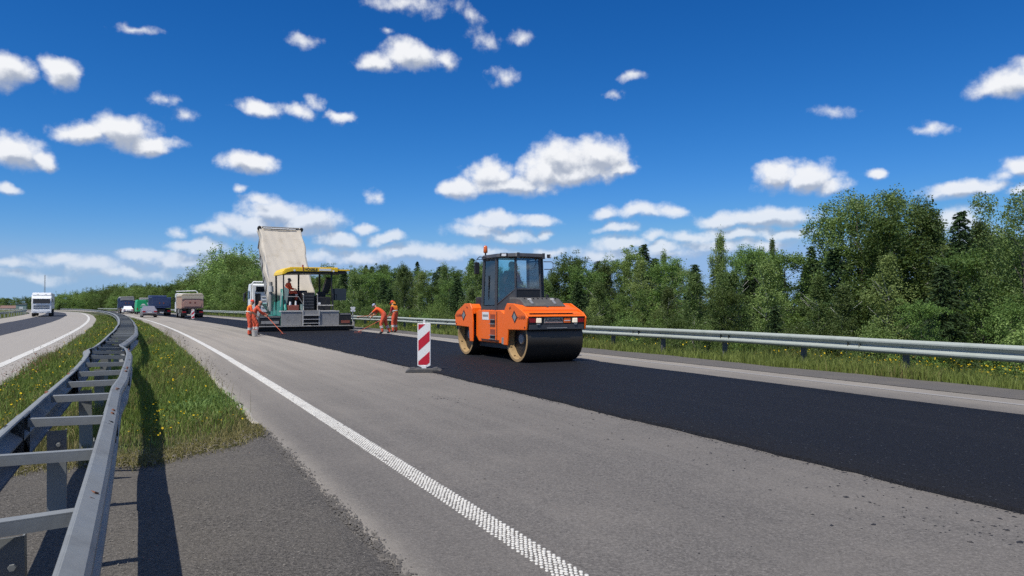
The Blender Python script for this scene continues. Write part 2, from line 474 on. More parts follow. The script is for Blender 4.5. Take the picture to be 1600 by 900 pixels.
def asphalt(name, kind):
    m, nt, b = new_mat(name)
    tcn = N(nt, 'ShaderNodeTexCoord').outputs['Object']
    at = N(nt, 'ShaderNodeAttribute', attribute_name='lat').outputs['Fac']
    as_ = N(nt, 'ShaderNodeAttribute', attribute_name='lon').outputs['Fac']
    cv = N(nt, 'ShaderNodeCombineXYZ')
    nt.links.new(as_, cv.inputs[0])
    nt.links.new(at, cv.inputs[1])
    fine = nnoise(nt, 110, 4, 0.8, tcn)
    mid = nnoise(nt, 38, 3, 0.6, tcn)
    vor = N(nt, 'ShaderNodeTexVoronoi')
    vor.inputs['Scale'].default_value = 95
    nt.links.new(tcn, vor.inputs['Vector'])
    grit = nnoise(nt, 42, 5, 0.85, tcn)
    vor2 = N(nt, 'ShaderNodeTexVoronoi')
    vor2.inputs['Scale'].default_value = 62
    nt.links.new(tcn, vor2.inputs['Vector'])
    streak = nnoise(nt, 1.0, 4, 0.6, cv.outputs[0], (0.10, 2.2, 1))
    blotch = nnoise(nt, 0.55, 5, 0.65, tcn)
    if kind == 'old':
        c = nmix(nt, nmap(nt, fine, 0.25, 0.75), (0.080, 0.0755, 0.071), (0.195, 0.184, 0.170))
        c = nmix(nt, 0.75, c, nmix(nt, nmap(nt, grit, 0.36, 0.66), (0.30, 0.30, 0.30), (1.72, 1.70, 1.66)), 'MULTIPLY')
        c = nmix(nt, nmap(nt, vor.outputs['Color'], 0.78, 0.95, 0.0, 0.55), c, (0.33, 0.31, 0.28))
        c = nmix(nt, nmap(nt, mid, 0.25, 0.75, 0.0, 0.25), c, (0.11, 0.101, 0.092))
        c = nmix(nt, nmap(nt, streak, 0.40, 0.72, 0.0, 0.32, True), c, (0.215, 0.20, 0.18))
        c = nmix(nt, nmap(nt, blotch, 0.42, 0.68, 0.0, 0.30, True), c, (0.225, 0.205, 0.18))
        # paler towards the paver: grazing-angle brightening put into the colour, in uneven bands
        grazing_lift = nmath(nt, 'MULTIPLY', nmap(nt, as_, 4.0, 30.0, 0.0, 0.92, True), nmap(nt, streak, 0.25, 0.62, 0.62, 1.0))
        c = nmix(nt, grazing_lift, c, (0.335, 0.305, 0.258))
        track = nnoise(nt, 1.0, 3, 0.5, cv.outputs[0], (0.03, 1.1, 1))
        c = nmix(nt, nmap(nt, track, 0.50, 0.66, 0.0, 0.22, True), c, (0.13, 0.12, 0.108))
        # dust swept against both edges of the pavement
        edge = nmath(nt, 'MAXIMUM', nmap(nt, at, -0.55, -0.88, 0, 1, True), nmap(nt, at, 8.6, 9.9, 0, 0.85, True))
        edge = nmath(nt, 'MULTIPLY', edge, nmap(nt, blotch, 0.25, 0.6, 0.35, 0.95))
        c = nmix(nt, edge, c, (0.30, 0.275, 0.235))
        r = (0.75, 0.95)
        bs = 0.55
    elif kind == 'fresh':
        c = nmix(nt, nmap(nt, fine, 0.3, 0.75), (0.003, 0.0035, 0.005), (0.0125, 0.0135, 0.018))
        c = nmix(nt, 0.9, c, nmix(nt, nmap(nt, grit, 0.36, 0.66), (0.12, 0.12, 0.12), (2.4, 2.4, 2.4)), 'MULTIPLY')
        c = nmix(nt, nmap(nt, vor2.outputs['Color'], 0.90, 0.96, 0.0, 0.6), c, (0.085, 0.095, 0.115))
        c = nmix(nt, nmap(nt, vor.outputs['Color'], 0.955, 0.985, 0.0, 0.75), c, (0.20, 0.21, 0.23))
        c = nmix(nt, nmap(nt, streak, 0.5, 0.75, 0.0, 0.3, True), c, (0.020, 0.021, 0.026))
        r = (0.55, 0.85)
        bs = 0.9
    elif kind == 'opp':
        c = nmix(nt, nmap(nt, fine, 0.3, 0.75), (0.285, 0.265, 0.235), (0.385, 0.36, 0.32))
        c = nmix(nt, nmap(nt, streak, 0.4, 0.72, 0.0, 0.4, True), c, (0.29, 0.27, 0.24))
        r = (0.8, 0.95)
        bs = 0.4
    elif kind == 'oppfresh':
        c = nmix(nt, nmap(nt, fine, 0.3, 0.75), (0.040, 0.041, 0.046), (0.066, 0.067, 0.073))
        r = (0.6, 0.8)
        bs = 0.4
    else:  # crumbling median crossover
        c = nmix(nt, nmap(nt, fine, 0.25, 0.75), (0.060, 0.057, 0.053), (0.160, 0.150, 0.136))
        c = nmix(nt, 0.9, c, nmix(nt, nmap(nt, grit, 0.36, 0.66), (0.22, 0.22, 0.22), (1.85, 1.82, 1.76)), 'MULTIPLY')
        c = nmix(nt, nmap(nt, vor.outputs['Color'], 0.80, 0.95, 0.0, 0.6), c, (0.28, 0.26, 0.23))
        c = nmix(nt, nmap(nt, blotch, 0.42, 0.66, 0.0, 0.35, True), c, (0.17, 0.155, 0.13))
        r = (0.85, 1.0)
        bs = 1.0
    nt.links.new(c, b.inputs['Base Color'])
    nt.links.new(nmap(nt, fine, 0.2, 0.8, r[0], r[1]), b.inputs['Roughness'])
    b.inputs['Specular IOR Level'].default_value = 0.22 if kind == 'fresh' else 0.25
    nbump(nt, b, nmath(nt, 'ADD', nmath(nt, 'ADD', fine, vor.outputs['Distance']), nmath(nt, 'MULTIPLY', grit, 1.5)), bs, 0.006)
    return m


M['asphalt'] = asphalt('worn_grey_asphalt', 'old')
M['fresh'] = asphalt('fresh_black_asphalt', 'fresh')
M['opp'] = asphalt('pale_worn_asphalt', 'opp')
M['oppfresh'] = asphalt('recent_dark_asphalt', 'oppfresh')
M['pad'] = asphalt('crumbling_crossover_asphalt', 'pad')


def gravel_mat():
    m, nt, b = new_mat('verge_gravel')
    v = N(nt, 'ShaderNodeTexCoord').outputs['Object']
    f = nnoise(nt, 60, 4, 0.7, v)
    g = nnoise(nt, 1.4, 4, 0.6, v)
    c = nmix(nt, nmap(nt, f, 0.3, 0.7), (0.045, 0.042, 0.040), (0.175, 0.163, 0.148))
    c = nmix(nt, nmap(nt, g, 0.45, 0.7, 0, 0.3, True), c, (0.17, 0.15, 0.12))
    nt.links.new(c, b.inputs['Base Color'])
    b.inputs['Roughness'].default_value = 0.95
    nbump(nt, b, f, 0.9, 0.015)
    return m


M['gravel'] = gravel_mat()


def ground_mat():
    m, nt, b = new_mat('meadow_ground')
    v = N(nt, 'ShaderNodeTexCoord').outputs['Object']
    f = nnoise(nt, 30, 5, 0.7, v)
    g = nnoise(nt, 0.35, 5, 0.65, v)
    h = nnoise(nt, 0.03, 4, 0.6, v)
    c = nmix(nt, nmap(nt, f, 0.3, 0.7), (0.030, 0.040, 0.014), (0.095, 0.105, 0.036))
    c = nmix(nt, nmap(nt, g, 0.45, 0.7, 0, 0.6, True), c, (0.13, 0.115, 0.06))
    c = nmix(nt, nmap(nt, h, 0.45, 0.6, 0, 0.5, True), c, (0.10, 0.135, 0.04))
    nt.links.new(c, b.inputs['Base Color'])
    b.inputs['Roughness'].default_value = 0.95
    nbump(nt, b, f, 0.8, 0.05)
    return m


M['ground'] = ground_mat()


def foliage(name, dark, light, dry, translucent=0.35, spec=0.25, toned=True):
    m, nt, b = new_mat(name)
    geo = N(nt, 'ShaderNodeNewGeometry')
    oi = N(nt, 'ShaderNodeObjectInfo')
    c = nmix(nt, geo.outputs['Random Per Island'], dark, light)
    c = nmix(nt, nmap(nt, oi.outputs['Random'], 0.45, 1.0, 0, 0.6), c, dry)
    wn_ = N(nt, 'ShaderNodeTexWhiteNoise', noise_dimensions='1D')
    nt.links.new(oi.outputs['Random'], wn_.inputs['W'])
    tone = nmap(nt, wn_.outputs['Value'], 0, 1, 0.48, 1.65)
    tn = N(nt, 'ShaderNodeCombineXYZ')
    for k_ in range(3):
        nt.links.new(tone, tn.inputs[k_])
    if toned:
        c = nmix(nt, 1.0, c, tn.outputs[0], 'MULTIPLY')
    sp = nnoise(nt, 0.9, 3, 0.6)
    c = nmix(nt, nmap(nt, sp, 0.45, 0.70, 0, 0.40, True), c, light)
    nt.links.new(c, b.inputs['Base Color'])
    b.inputs['Roughness'].default_value = 0.55
    b.inputs['Specular IOR Level'].default_value = spec
    t = N(nt, 'ShaderNodeBsdfTranslucent')
    nt.links.new(nmix(nt, 0.5, c, (0.16, 0.20, 0.03)), t.inputs[0])
    mx = N(nt, 'ShaderNodeMixShader')
    mx.inputs[0].default_value = translucent
    nt.links.new(b.outputs[0], mx.inputs[1])
    nt.links.new(t.outputs[0], mx.inputs[2])
    nt.links.new(mx.outputs[0], nt.nodes['Material Output'].inputs[0])
    return m


M['aspen'] = foliage('aspen_leaves', (0.046, 0.104, 0.022), (0.155, 0.245, 0.062), (0.150, 0.190, 0.050))
M['birch'] = foliage('birch_leaves', (0.070, 0.138, 0.034), (0.205, 0.285, 0.095), (0.200, 0.230, 0.075))
M['spruce'] = foliage('spruce_needles', (0.024, 0.056, 0.022), (0.070, 0.118, 0.045), (0.055, 0.088, 0.034), 0.15, 0.15)
M['willow'] = foliage('willow_leaves', (0.080, 0.150, 0.036), (0.190, 0.280, 0.080), (0.200, 0.245, 0.070))
M['grass'] = foliage('grass_blades', (0.085, 0.150, 0.026), (0.235, 0.310, 0.070), (0.28, 0.28, 0.09), 0.3, toned=False)
M['grass_dry'] = foliage('dry_grass_blades', (0.15, 0.135, 0.050), (0.30, 0.265, 0.11), (0.25, 0.22, 0.09), 0.3, toned=False)
M['petal'] = foliage('yellow_petals', (0.62, 0.42, 0.01), (0.80, 0.60, 0.02), (0.7, 0.5, 0.02), 0.3, toned=False)
M['petal_w'] = foliage('white_petals', (0.50, 0.50, 0.44), (0.66, 0.66, 0.60), (0.6, 0.6, 0.54), 0.3, toned=False)
M['clover'] = foliage('reddish_seed_heads', (0.16, 0.055, 0.045), (0.30, 0.13, 0.11), (0.24, 0.09, 0.07), 0.3, toned=False)
M['bark'] = paint('grey_brown_bark', (0.13, 0.115, 0.095), 0.9, amount=0.5, scale=5, var=0.3)
M['birchbark'] = paint('white_birch_bark', (0.46, 0.45, 0.41), 0.8, dirt=(0.05, 0.045, 0.04), amount=0.9, scale=4, var=0.12)
M['linepaint'] = paint('road_line_paint', (0.60, 0.59, 0.54), 0.7, dirt=(0.26, 0.25, 0.23), amount=0.8, scale=4, var=0.08)
M['linefaint'] = paint('worn_road_line_paint', (0.27, 0.262, 0.25), 0.85, dirt=(0.22, 0.21, 0.195), amount=0.9, scale=3, var=0.1)
M['kerbdirt'] = paint('crumbled_pavement_edge', (0.40, 0.37, 0.31), 0.9, dirt=(0.16, 0.15, 0.12), amount=0.8, scale=6, var=0.2)
M['crumb'] = paint('asphalt_crumbs', (0.018, 0.018, 0.020), 0.6, amount=0.1)
M['rubble'] = paint('dark_rubble', (0.085, 0.080, 0.074), 0.9, dirt=(0.24, 0.22, 0.19), amount=0.8, scale=12, var=0.35)
M['pebble'] = paint('pale_pebbles', (0.17, 0.16, 0.142), 0.9, dirt=(0.10, 0.095, 0.085), amount=0.8, scale=30, var=0.3)


# ================================================================== mesh building
class MB:
    def __init__(s):
        s.v, s.f = [], []

    def add(s, vs, fs):
        o = len(s.v)
        s.v += [tuple(p) for p in vs]
        s.f += [tuple(i + o for i in f) for f in fs]
        return s

    def box(s, c, d, rot=None):
        hx, hy, hz = d[0] / 2, d[1] / 2, d[2] / 2
        vs = [Vector((x, y, z)) for x in (-hx, hx) for y in (-hy, hy) for z in (-hz, hz)]
        if rot is not None:
            R = Euler(rot).to_matrix()
            vs = [R @ p for p in vs]
        c = Vector(c)
        return s.add([p + c for p in vs], [(0, 1, 3, 2), (4, 6, 7, 5), (0, 4, 5, 1), (2, 3, 7, 6), (0, 2, 6, 4), (1, 5, 7, 3)])

    def span(s, a, b):
        return s.box([(a[i] + b[i]) / 2 for i in range(3)], [abs(b[i] - a[i]) for i in range(3)])

    def prism(s, poly, axis, a0, a1, taper=None):
        """poly in the two remaining axes, extruded along axis from a0 to a1"""
        n = len(poly)

        def P(u, v, a):
            return {'x': (a, u, v), 'y': (u, a, v), 'z': (u, v, a)}[axis]
        p2 = poly if taper is None else taper
        vs = [P(u, v, a0) for u, v in poly] + [P(u, v, a1) for u, v in p2]
        fs = [tuple(range(n))[::-1], tuple(range(n, 2 * n))] + [(i, (i + 1) % n, n + (i + 1) % n, n + i) for i in range(n)]
        return s.add(vs, fs)

    def cyl(s, p0, p1, r0, r1=None, n=16, caps=True):
        r1 = r0 if r1 is None else r1
        p0, p1 = Vector(p0), Vector(p1)
        q = (p1 - p0).to_track_quat('Z', 'Y').to_matrix()
        vs = []
        for p, r in ((p0, r0), (p1, r1)):
            vs += [p + q @ Vector((math.cos(2 * math.pi * i / n) * r, math.sin(2 * math.pi * i / n) * r, 0)) for i in range(n)]
        fs = [(i, (i + 1) % n, n + (i + 1) % n, n + i) for i in range(n)]
        if caps:
            fs += [tuple(range(n))[::-1], tuple(range(n, 2 * n))]
        return s.add(vs, fs)

    def tube(s, pts, r, n=8, radii=None):
        pts = [Vector(p) for p in pts]
        vs, fs = [], []
        up = Vector((0, 0, 1))
        for k, p in enumerate(pts):
            d = (pts[min(k + 1, len(pts) - 1)] - pts[max(k - 1, 0)]).normalized()
            a = d.cross(up)
            if a.length < 0.05:
                a = d.cross(Vector((1, 0, 0)))
            a.normalize()
            b = d.cross(a)
            rr = radii[k] if radii else r
            vs += [p + a * math.cos(2 * math.pi * i / n) * rr + b * math.sin(2 * math.pi * i / n) * rr for i in range(n)]
        for k in range(len(pts) - 1):
            fs += [(k * n + i, k * n + (i + 1) % n, (k + 1) * n + (i + 1) % n, (k + 1) * n + i) for i in range(n)]
        fs += [tuple(range(n))[::-1], tuple((len(pts) - 1) * n + i for i in range(n))]
        return s.add(vs, fs)

    def lathe(s, prof, c, axis='x', n=24):
        """prof: (radius, along axis) pairs round an axis through c"""
        vs, fs = [], []
        for r, a in prof:
            for i in range(n):
                u, w = math.cos(2 * math.pi * i / n) * r, math.sin(2 * math.pi * i / n) * r
                vs.append({'x': (c[0] + a, c[1] + u, c[2] + w), 'y': (c[0] + u, c[1] + a, c[2] + w), 'z': (c[0] + u, c[1] + w, c[2] + a)}[axis])
        for k in range(len(prof) - 1):
            fs += [(k * n + i, k * n + (i + 1) % n, (k + 1) * n + (i + 1) % n, (k + 1) * n + i) for i in range(n)]
        return s.add(vs, fs)

    def ball(s, c, r, n=10, m=7):
        vs, fs = [], []
        for j in range(m + 1):
            ph = math.pi * j / m
            for i in range(n):
                th = 2 * math.pi * i / n
                vs.append((c[0] + r[0] * math.sin(ph) * math.cos(th), c[1] + r[1] * math.sin(ph) * math.sin(th), c[2] + r[2] * math.cos(ph)))
        for j in range(m):
            fs += [(j * n + i, j * n + (i + 1) % n, (j + 1) * n + (i + 1) % n, (j + 1) * n + i) for i in range(n)]
        return s.add(vs, fs)

    def quad(s, a, b, c, d):
        return s.add([a, b, c, d], [(0, 1, 2, 3)])

    def pane(s, pts, th=0.012):
        """thin solid sheet from a planar outline"""
        pts = [Vector(p) for p in pts]
        nrm = (pts[1] - pts[0]).cross(pts[2] - pts[0]).normalized() * th / 2
        n = len(pts)
        return s.add([p - nrm for p in pts] + [p + nrm for p in pts],
                     [tuple(range(n))[::-1], tuple(range(n, 2 * n))] + [(i, (i + 1) % n, n + (i + 1) % n, n + i) for i in range(n)])

    def build(s, name, mat, parent=None, bevel=0.0, smooth=None, label=None):
        me = bpy.data.meshes.new(name)
        me.from_pydata(s.v, [], s.f)
        bm = bmesh.new()
        bm.from_mesh(me)
        bmesh.ops.recalc_face_normals(bm, faces=bm.faces)
        bm.to_mesh(me)
        bm.free()
        me.materials.append(mat)
        if smooth is not None:
            me.shade_smooth()
            me.set_sharp_from_angle(angle=rad(smooth))
        o = bpy.data.objects.new(name, me)
        COL.objects.link(o)
        if parent is not None:
            o.parent = parent
        if bevel:
            md = o.modifiers.new('bevel', 'BEVEL')
            md.width = bevel
            md.segments = 2
            md.limit_method = 'ANGLE'
            md.angle_limit = rad(35)
        if label:
            o['label'] = label
        return o


def np_mesh(name, verts, quads, mat, parent=None, smooth=False):
    """large mesh from arrays; quads (n,4) or (n,3)"""
    me = bpy.data.meshes.new(name)
    verts = np.ascontiguousarray(verts, dtype=np.float32)
    quads = np.ascontiguousarray(quads, dtype=np.int32)
    k = quads.shape[1]
    me.vertices.add(len(verts))
    me.vertices.foreach_set('co', verts.ravel())
    me.loops.add(quads.size)
    me.loops.foreach_set('vertex_index', quads.ravel())
    me.polygons.add(len(quads))
    me.polygons.foreach_set('loop_start', np.arange(0, quads.size, k, dtype=np.int32))
    me.polygons.foreach_set('loop_total', np.full(len(quads), k, dtype=np.int32))
    if smooth:
        me.polygons.foreach_set('use_smooth', np.ones(len(quads), dtype=bool))
    me.update(calc_edges=True)
    me.materials.append(mat)
    o = bpy.data.objects.new(name, me)
    COL.objects.link(o)
    if parent is not None:
        o.parent = parent
    return o


def tag(o, label=None, cat=None, group=None, kind=None):
    if label:
        o['label'] = label
    if cat:
        o['category'] = cat
    if group:
        o['group'] = group
    if kind:
        o['kind'] = kind
    return o


def thing(name, label, cat, loc=(0, 0, 0), rz=0.0, group=None):
    o = bpy.data.objects.new(name, None)
    o.empty_display_size = 0.3
    COL.objects.link(o)
    o.location = loc
    o.rotation_euler = (0, 0, rz)
    return tag(o, label, cat, group)


def text(body, size, loc, rot, mat, parent, name='lettering', extrude=0.002, bold=0.0):
    cu = bpy.data.curves.new(name, 'FONT')
    cu.body = body
    cu.size = size
    cu.align_x = 'CENTER'
    cu.align_y = 'CENTER'
    cu.extrude = extrude
    cu.offset = bold
    cu.materials.append(mat)
    tmp = bpy.data.objects.new(name, cu)
    COL.objects.link(tmp)
    me = bpy.data.meshes.new_from_object(tmp.evaluated_get(bpy.context.evaluated_depsgraph_get()))
    bpy.data.objects.remove(tmp)
    if not me.materials:
        me.materials.append(mat)
    o = bpy.data.objects.new(name, me)
    COL.objects.link(o)
    o.location = loc
    o.rotation_euler = rot
    o.parent = parent
    return o


# ================================================================== the line of the road
# s runs along the road, t to its right, from the edge line of the carriageway in front
DS = 0.25
SA = np.arange(-120, 1700, DS)
kap = np.where(SA < 0, 0, np.where(SA < 60, .00072, np.where(SA < 110, .00072 - .00027 * (SA - 60) / 50, np.where(SA < 170, .00045, np.where(SA < 420, .0014, 0)))))
I0 = int(120 / DS)
HA = np.concatenate([[0], np.cumsum(kap[:-1] * DS)])
HA = HA - HA[I0] + .46112
XA = np.cumsum(-np.sin(HA) * DS)
YA = np.cumsum(np.cos(HA) * DS)
XA = XA - XA[I0] + 2.3398
YA = YA - YA[I0]
ZA = -.00309 * np.logaddexp(0, (np.minimum(SA, 400) - 19.5) / 10) * 10


def road(s, t, dz=0.0):
    s = np.asarray(s, dtype=float)
    x, y, h, z = (np.interp(s, SA, A) for A in (XA, YA, HA, ZA))
    return np.stack(np.broadcast_arrays(x + t * np.cos(h), y + t * np.sin(h), z + dz), -1)


def rpos(s, t, dz=0.0):
    return Vector(road(s, t, dz).tolist())


def rhead(s):
    return float(np.interp(s, SA, HA))


def wav(s, amp, seed, scale=1.0):
    r = np.random.default_rng(seed)
    out = np.zeros_like(s, dtype=float)
    for k in range(7):
        fr = scale * 0.35 * 1.9 ** k
        out += np.sin(s * fr + r.random() * 6.28) / 1.5 ** k
    return out * amp / 2.2


def ribbon(name, s, t0, t1, nt, dz, mat, skirt=0.0, crown=None):
    s = np.asarray(s, float)
    t0 = np.broadcast_to(t0, s.shape)
    t1 = np.broadcast_to(t1, s.shape)
    cols, lat = [], []
    us = np.linspace(0, 1, nt + 1)
    for u in us:
        t = t0 + (t1 - t0) * u
        cols.append(road(s, t, dz if crown is None else dz + crown(t)))
        lat.append(t)
    if skirt:
        a, b = cols[0].copy(), cols[-1].copy()
        a -= (cols[1] - cols[0]) / np.linalg.norm(cols[1] - cols[0], axis=1)[:, None] * 0.012
        b += (cols[-1] - cols[-2]) / np.linalg.norm(cols[-1] - cols[-2], axis=1)[:, None] * 0.012
        a[:, 2] -= skirt
        b[:, 2] -= skirt
        cols = [a] + cols + [b]
        lat = [lat[0]] + lat + [lat[-1]]
    nc = len(cols)
    V = np.stack(cols, 1).reshape(-1, 3)
    ns = len(s)
    i = np.arange(ns - 1)[:, None] * nc + np.arange(nc - 1)[None]
    Q = np.stack([i, i + 1, i + nc + 1, i + nc], -1).reshape(-1, 4)
    o = np_mesh(name, V, Q, mat)
    me = o.data
    for nm, arr in (('lat', np.stack(lat, 1).ravel()), ('lon', np.repeat(s, nc))):
        at = me.attributes.new(nm, 'FLOAT', 'POINT')
        at.data.foreach_set('value', np.ascontiguousarray(arr, dtype=np.float32))
    return o

# ================================================================== ground, roads, markings
def smooth_noise(x, y, seed, n=6, base=0.3):
    r = np.random.default_rng(seed)
    out = np.zeros(np.broadcast(x, y).shape)
    for k in range(n):
        a = r.random() * 6.28
        fr = base * 1.8 ** k
        out = out + np.sin((x * math.cos(a) + y * math.sin(a)) * fr + r.random() * 6.28) / 1.6 ** k
    return out / 2.2


GT = np.array([-700, -300, -120, -60, -30, -22, -18, -15.6, -14.5, -14.2, -4.7, -4.4, -3.8, -3.2, -2.6, -2.0, -1.5, -1.1, -0.9, -0.6, 10.1, 10.35, 10.8, 11.3, 11.8, 12.3, 13, 14, 15.5, 18, 22, 26, 32, 40, 60, 100, 250, 900.])
GZ = np.array([-1, -1, -1, -1.2, -1.3, -1.1, -.5, -.06, -.04, -.09, -.09, -.03, .0, .01, .0, -.01, -.01, -.02, -.03, -.09, -.09, -.03, -.03, -.03, -.05, -.09, -.25, -.55, -.95, -1.35, -1.4, -1.3, -1.2, -1.1, -1, -1, -1, -1.])


def ground_z(s, t):
    z = np.interp(t, GT, GZ)
    soft = np.interp(t, [-20, -14.6, -14.2, -4.6, -4.2, -1.0, -0.8, 10.2, 11.4, 13, 18], [1, .2, 0, 0, .25, .25, 0, 0, .2, .8, 1])
    return z + soft * 0.09 * smooth_noise(np.asarray(s, float), np.asarray(t, float), 3, 5, 0.7)


sg = np.concatenate([np.arange(-110, -10, 10), np.arange(-10, 60, 0.8), np.arange(60, 420, 8), np.arange(420, 1690, 60)])
tf = np.unique(np.concatenate([GT, np.arange(-4.4, -0.9, 0.35), np.arange(11.3, 18, 0.6)]))
SS, TT = np.meshgrid(sg, tf, indexing='ij')
V = road(SS.ravel(), TT.ravel(), ground_z(SS.ravel(), TT.ravel()))
nc = len(tf)
i = np.arange(len(sg) - 1)[:, None] * nc + np.arange(nc - 1)[None]
o = np_mesh('ground', V, np.stack([i, i + 1, i + nc + 1, i + nc], -1).reshape(-1, 4), M['ground'], smooth=True)
tag(o, 'rough green grassland that lies under and beside the motorway', kind='structure')

sr = np.concatenate([np.arange(-40, 60, 0.2), np.arange(60, 430, 3)])
near = np.clip((70 - sr) / 60, 0.15, 1)
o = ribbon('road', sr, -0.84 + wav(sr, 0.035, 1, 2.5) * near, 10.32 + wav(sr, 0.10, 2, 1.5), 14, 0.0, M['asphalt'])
tag(o, 'worn grey asphalt of the carriageway in front', kind='structure')
o = ribbon('opposite_road', sr, -14.3 + wav(sr, 0.06, 3), -4.5 + wav(sr, 0.06, 4, 2), 10, 0.0, M['opp'])
tag(o, 'pale asphalt of the opposite carriageway', kind='structure')
o = ribbon('verge', sr, 10.12 + wav(sr, 0.04, 5), 11.45 + wav(sr, 0.16, 6, 1.6), 3, 0.008, M['gravel'])
tag(o, 'gravel verge between road edge and right guardrail', kind='structure')

# fresh layer: thick behind the paver, thin dark tack coat in front of it
sf = np.arange(-40, 44.0, 0.15)
o = ribbon('fresh_asphalt', sf, 3.52 + wav(sf, 0.03, 7, 4) + RNG.normal(0, .006, len(sf)), np.interp(sf, [-40, 18, 33, 45], [8.25, 8.3, 8.9, 9.0]) + wav(sf, 0.03, 8, 3), 6, 0.034, M['fresh'], skirt=0.034)
tag(o, 'freshly laid black asphalt lane', kind='structure')
sf = np.concatenate([np.arange(43, 60, 0.4), np.arange(60, 260, 3)])
o = ribbon('tack_coat', sf, 4.1 + wav(sf, 0.05, 9), 8.3 + wav(sf, 0.05, 10), 4, 0.006, M['fresh'])
tag(o, 'dark sprayed road base ahead of the paver', kind='structure')
sf = np.arange(-40, 400, 2.0)
o = ribbon('opposite_dark_lane', sf, -11.5 + wav(sf, 0.03, 12), -8.1 + wav(sf, 0.03, 13), 4, 0.005, M['oppfresh'])
tag(o, 'darker relaid lane of the opposite carriageway', kind='structure')

# median crossover: broken asphalt with a ragged far end
tp = np.linspace(-4.46, -0.78, 40)
end = np.interp(tp, [-4.5, -3.4, -2.9, -2.2, -1.7, -1.2, -0.8], [8.2, 8.7, 9.2, 8.75, 9.2, 9.6, 10.1]) + wav(tp, 0.13, 14, 12)
uu = np.concatenate([np.linspace(0, 0.75, 30), np.linspace(0.76, 1, 60)])
S2 = -40 + (end[None, :] + 40) * uu[:, None]
T2 = np.broadcast_to(tp[None], S2.shape)
zz = -0.004 + 0.012 * smooth_noise(S2, T2, 5, 6, 1.5)
V = road(S2.ravel(), T2.ravel(), 0) + np.stack([0 * zz.ravel(), 0 * zz.ravel(), zz.ravel() + 0.035], 1) * 1.0
V[:, 2] -= np.clip((np.broadcast_to(uu[:, None], S2.shape).ravel() - 0.985) / 0.015, 0, 1) * 0.05
V[:, 2] -= np.clip((T2.ravel() + 0.98) / 0.15, 0, 1) * 0.045
nc = len(tp)
i = np.arange(len(uu) - 1)[:, None] * nc + np.arange(nc - 1)[None]
o = np_mesh('crossover', V, np.stack([i, i + 1, i + nc + 1, i + nc], -1).reshape(-1, 4), M['pad'], smooth=True)
for nm, arr in (('lat', T2.ravel()), ('lon', S2.ravel())):
    at = o.data.attributes.new(nm, 'FLOAT', 'POINT')
    at.data.foreach_set('value', np.ascontiguousarray(arr, dtype=np.float32))
tag(o, 'crumbling grey crossover strip beneath the near end of the median barrier', kind='structure')

# crumbled pale edge of the pavement along the median grass
sk = np.arange(10.6, 60, 0.12)
o = ribbon('pavement_edge', sk, -0.90 + wav(sk, 0.03, 15, 6), -0.83 + wav(sk, 0.03, 16, 7), 2, 0.010, M['kerbdirt'], skirt=0.02)
tag(o, 'pale crumbled edge between median grass and road', kind='structure')

# markings
sl_ = np.concatenate([np.arange(22, 60, 1.0), np.arange(60, 420, 4)])
o = ribbon('edge_line', sl_, -0.094, 0.094, 1, 0.006, M['linepaint'])
tag(o, 'white edge line along the left of the carriageway in front', kind='structure')
sl_ = np.concatenate([np.arange(-40, 60, 2.0), np.arange(60, 420, 4)])
o = ribbon('opposite_edge_line', sl_, -5.38, -5.15, 1, 0.006, M['linepaint'])
tag(o, 'white edge line of the opposite carriageway', kind='structure')
o = ribbon('worn_edge_line', np.arange(-40, 40, 1.0), 9.46, 9.60, 1, 0.004, M['linefaint'])
tag(o, 'worn pale edge line near the right guardrail', kind='structure')

# profiled near part of the line: rows of raised paint dots
sj_ = np.arange(-60, 360) * 0.061
K = np.arange(10)
dots_s = (sj_[:, None] + K[None] * 0.0367).ravel()
dots_t = (np.zeros(len(sj_))[:, None] + (-0.081 + K[None] * 0.018)).ravel()
dots_s = dots_s + RNG.normal(0, .0022, len(dots_s))
dots_t = dots_t + RNG.normal(0, .0012, len(dots_t))
wear = smooth_noise(dots_s * 2, dots_t * 25, 77, 5, 1.0)
keep = (RNG.random(len(dots_s)) > 0.01 + 0.12 * np.clip(wear - .6, 0, 1)) & (dots_s < 22.2)
dots_s, dots_t, wear = dots_s[keep], dots_t[keep], wear[keep]
nd = len(dots_s)
far = np.clip((dots_s - 6) / 14, 0, 1)
rx = (0.0112 + 0.003 * far) * RNG.normal(1, .10, nd) * (1 - .18 * np.clip(wear, 0, 1))
ry = (0.0165 + 0.004 * far) * RNG.normal(1, .10, nd) * (1 - .18 * np.clip(wear, 0, 1))
ang = np.arange(6) * math.pi / 3 + 0.52
cen = road(dots_s, dots_t, 0.0)


def dot_ring(k, z):
    return np.stack([cen[:, None, 0] + k * rx[:, None] * np.cos(ang) * 1.12, cen[:, None, 1] + k * ry[:, None] * np.sin(ang), np.broadcast_to(cen[:, None, 2] + z, (nd, 6))], -1)


ring0, ring1 = dot_ring(1.0, .0005), dot_ring(.8, .0042)
V = np.concatenate([ring0, ring1], 1).reshape(-1, 3)
b0 = np.arange(nd)[:, None] * 12
Q = [np.concatenate([b0 + j, b0 + (j + 1) % 6, b0 + 6 + (j + 1) % 6, b0 + 6 + j], 1) for j in range(6)]
Q += [np.concatenate([b0 + 6, b0 + 7, b0 + 8, b0 + 9], 1), np.concatenate([b0 + 9, b0 + 10, b0 + 11, b0 + 6], 1)]
o = np_mesh('line_dots', V, np.concatenate(Q), M['linepaint'])
tag(o, 'rows of raised white paint dots forming the near edge line', 'road marking', kind='stuff')


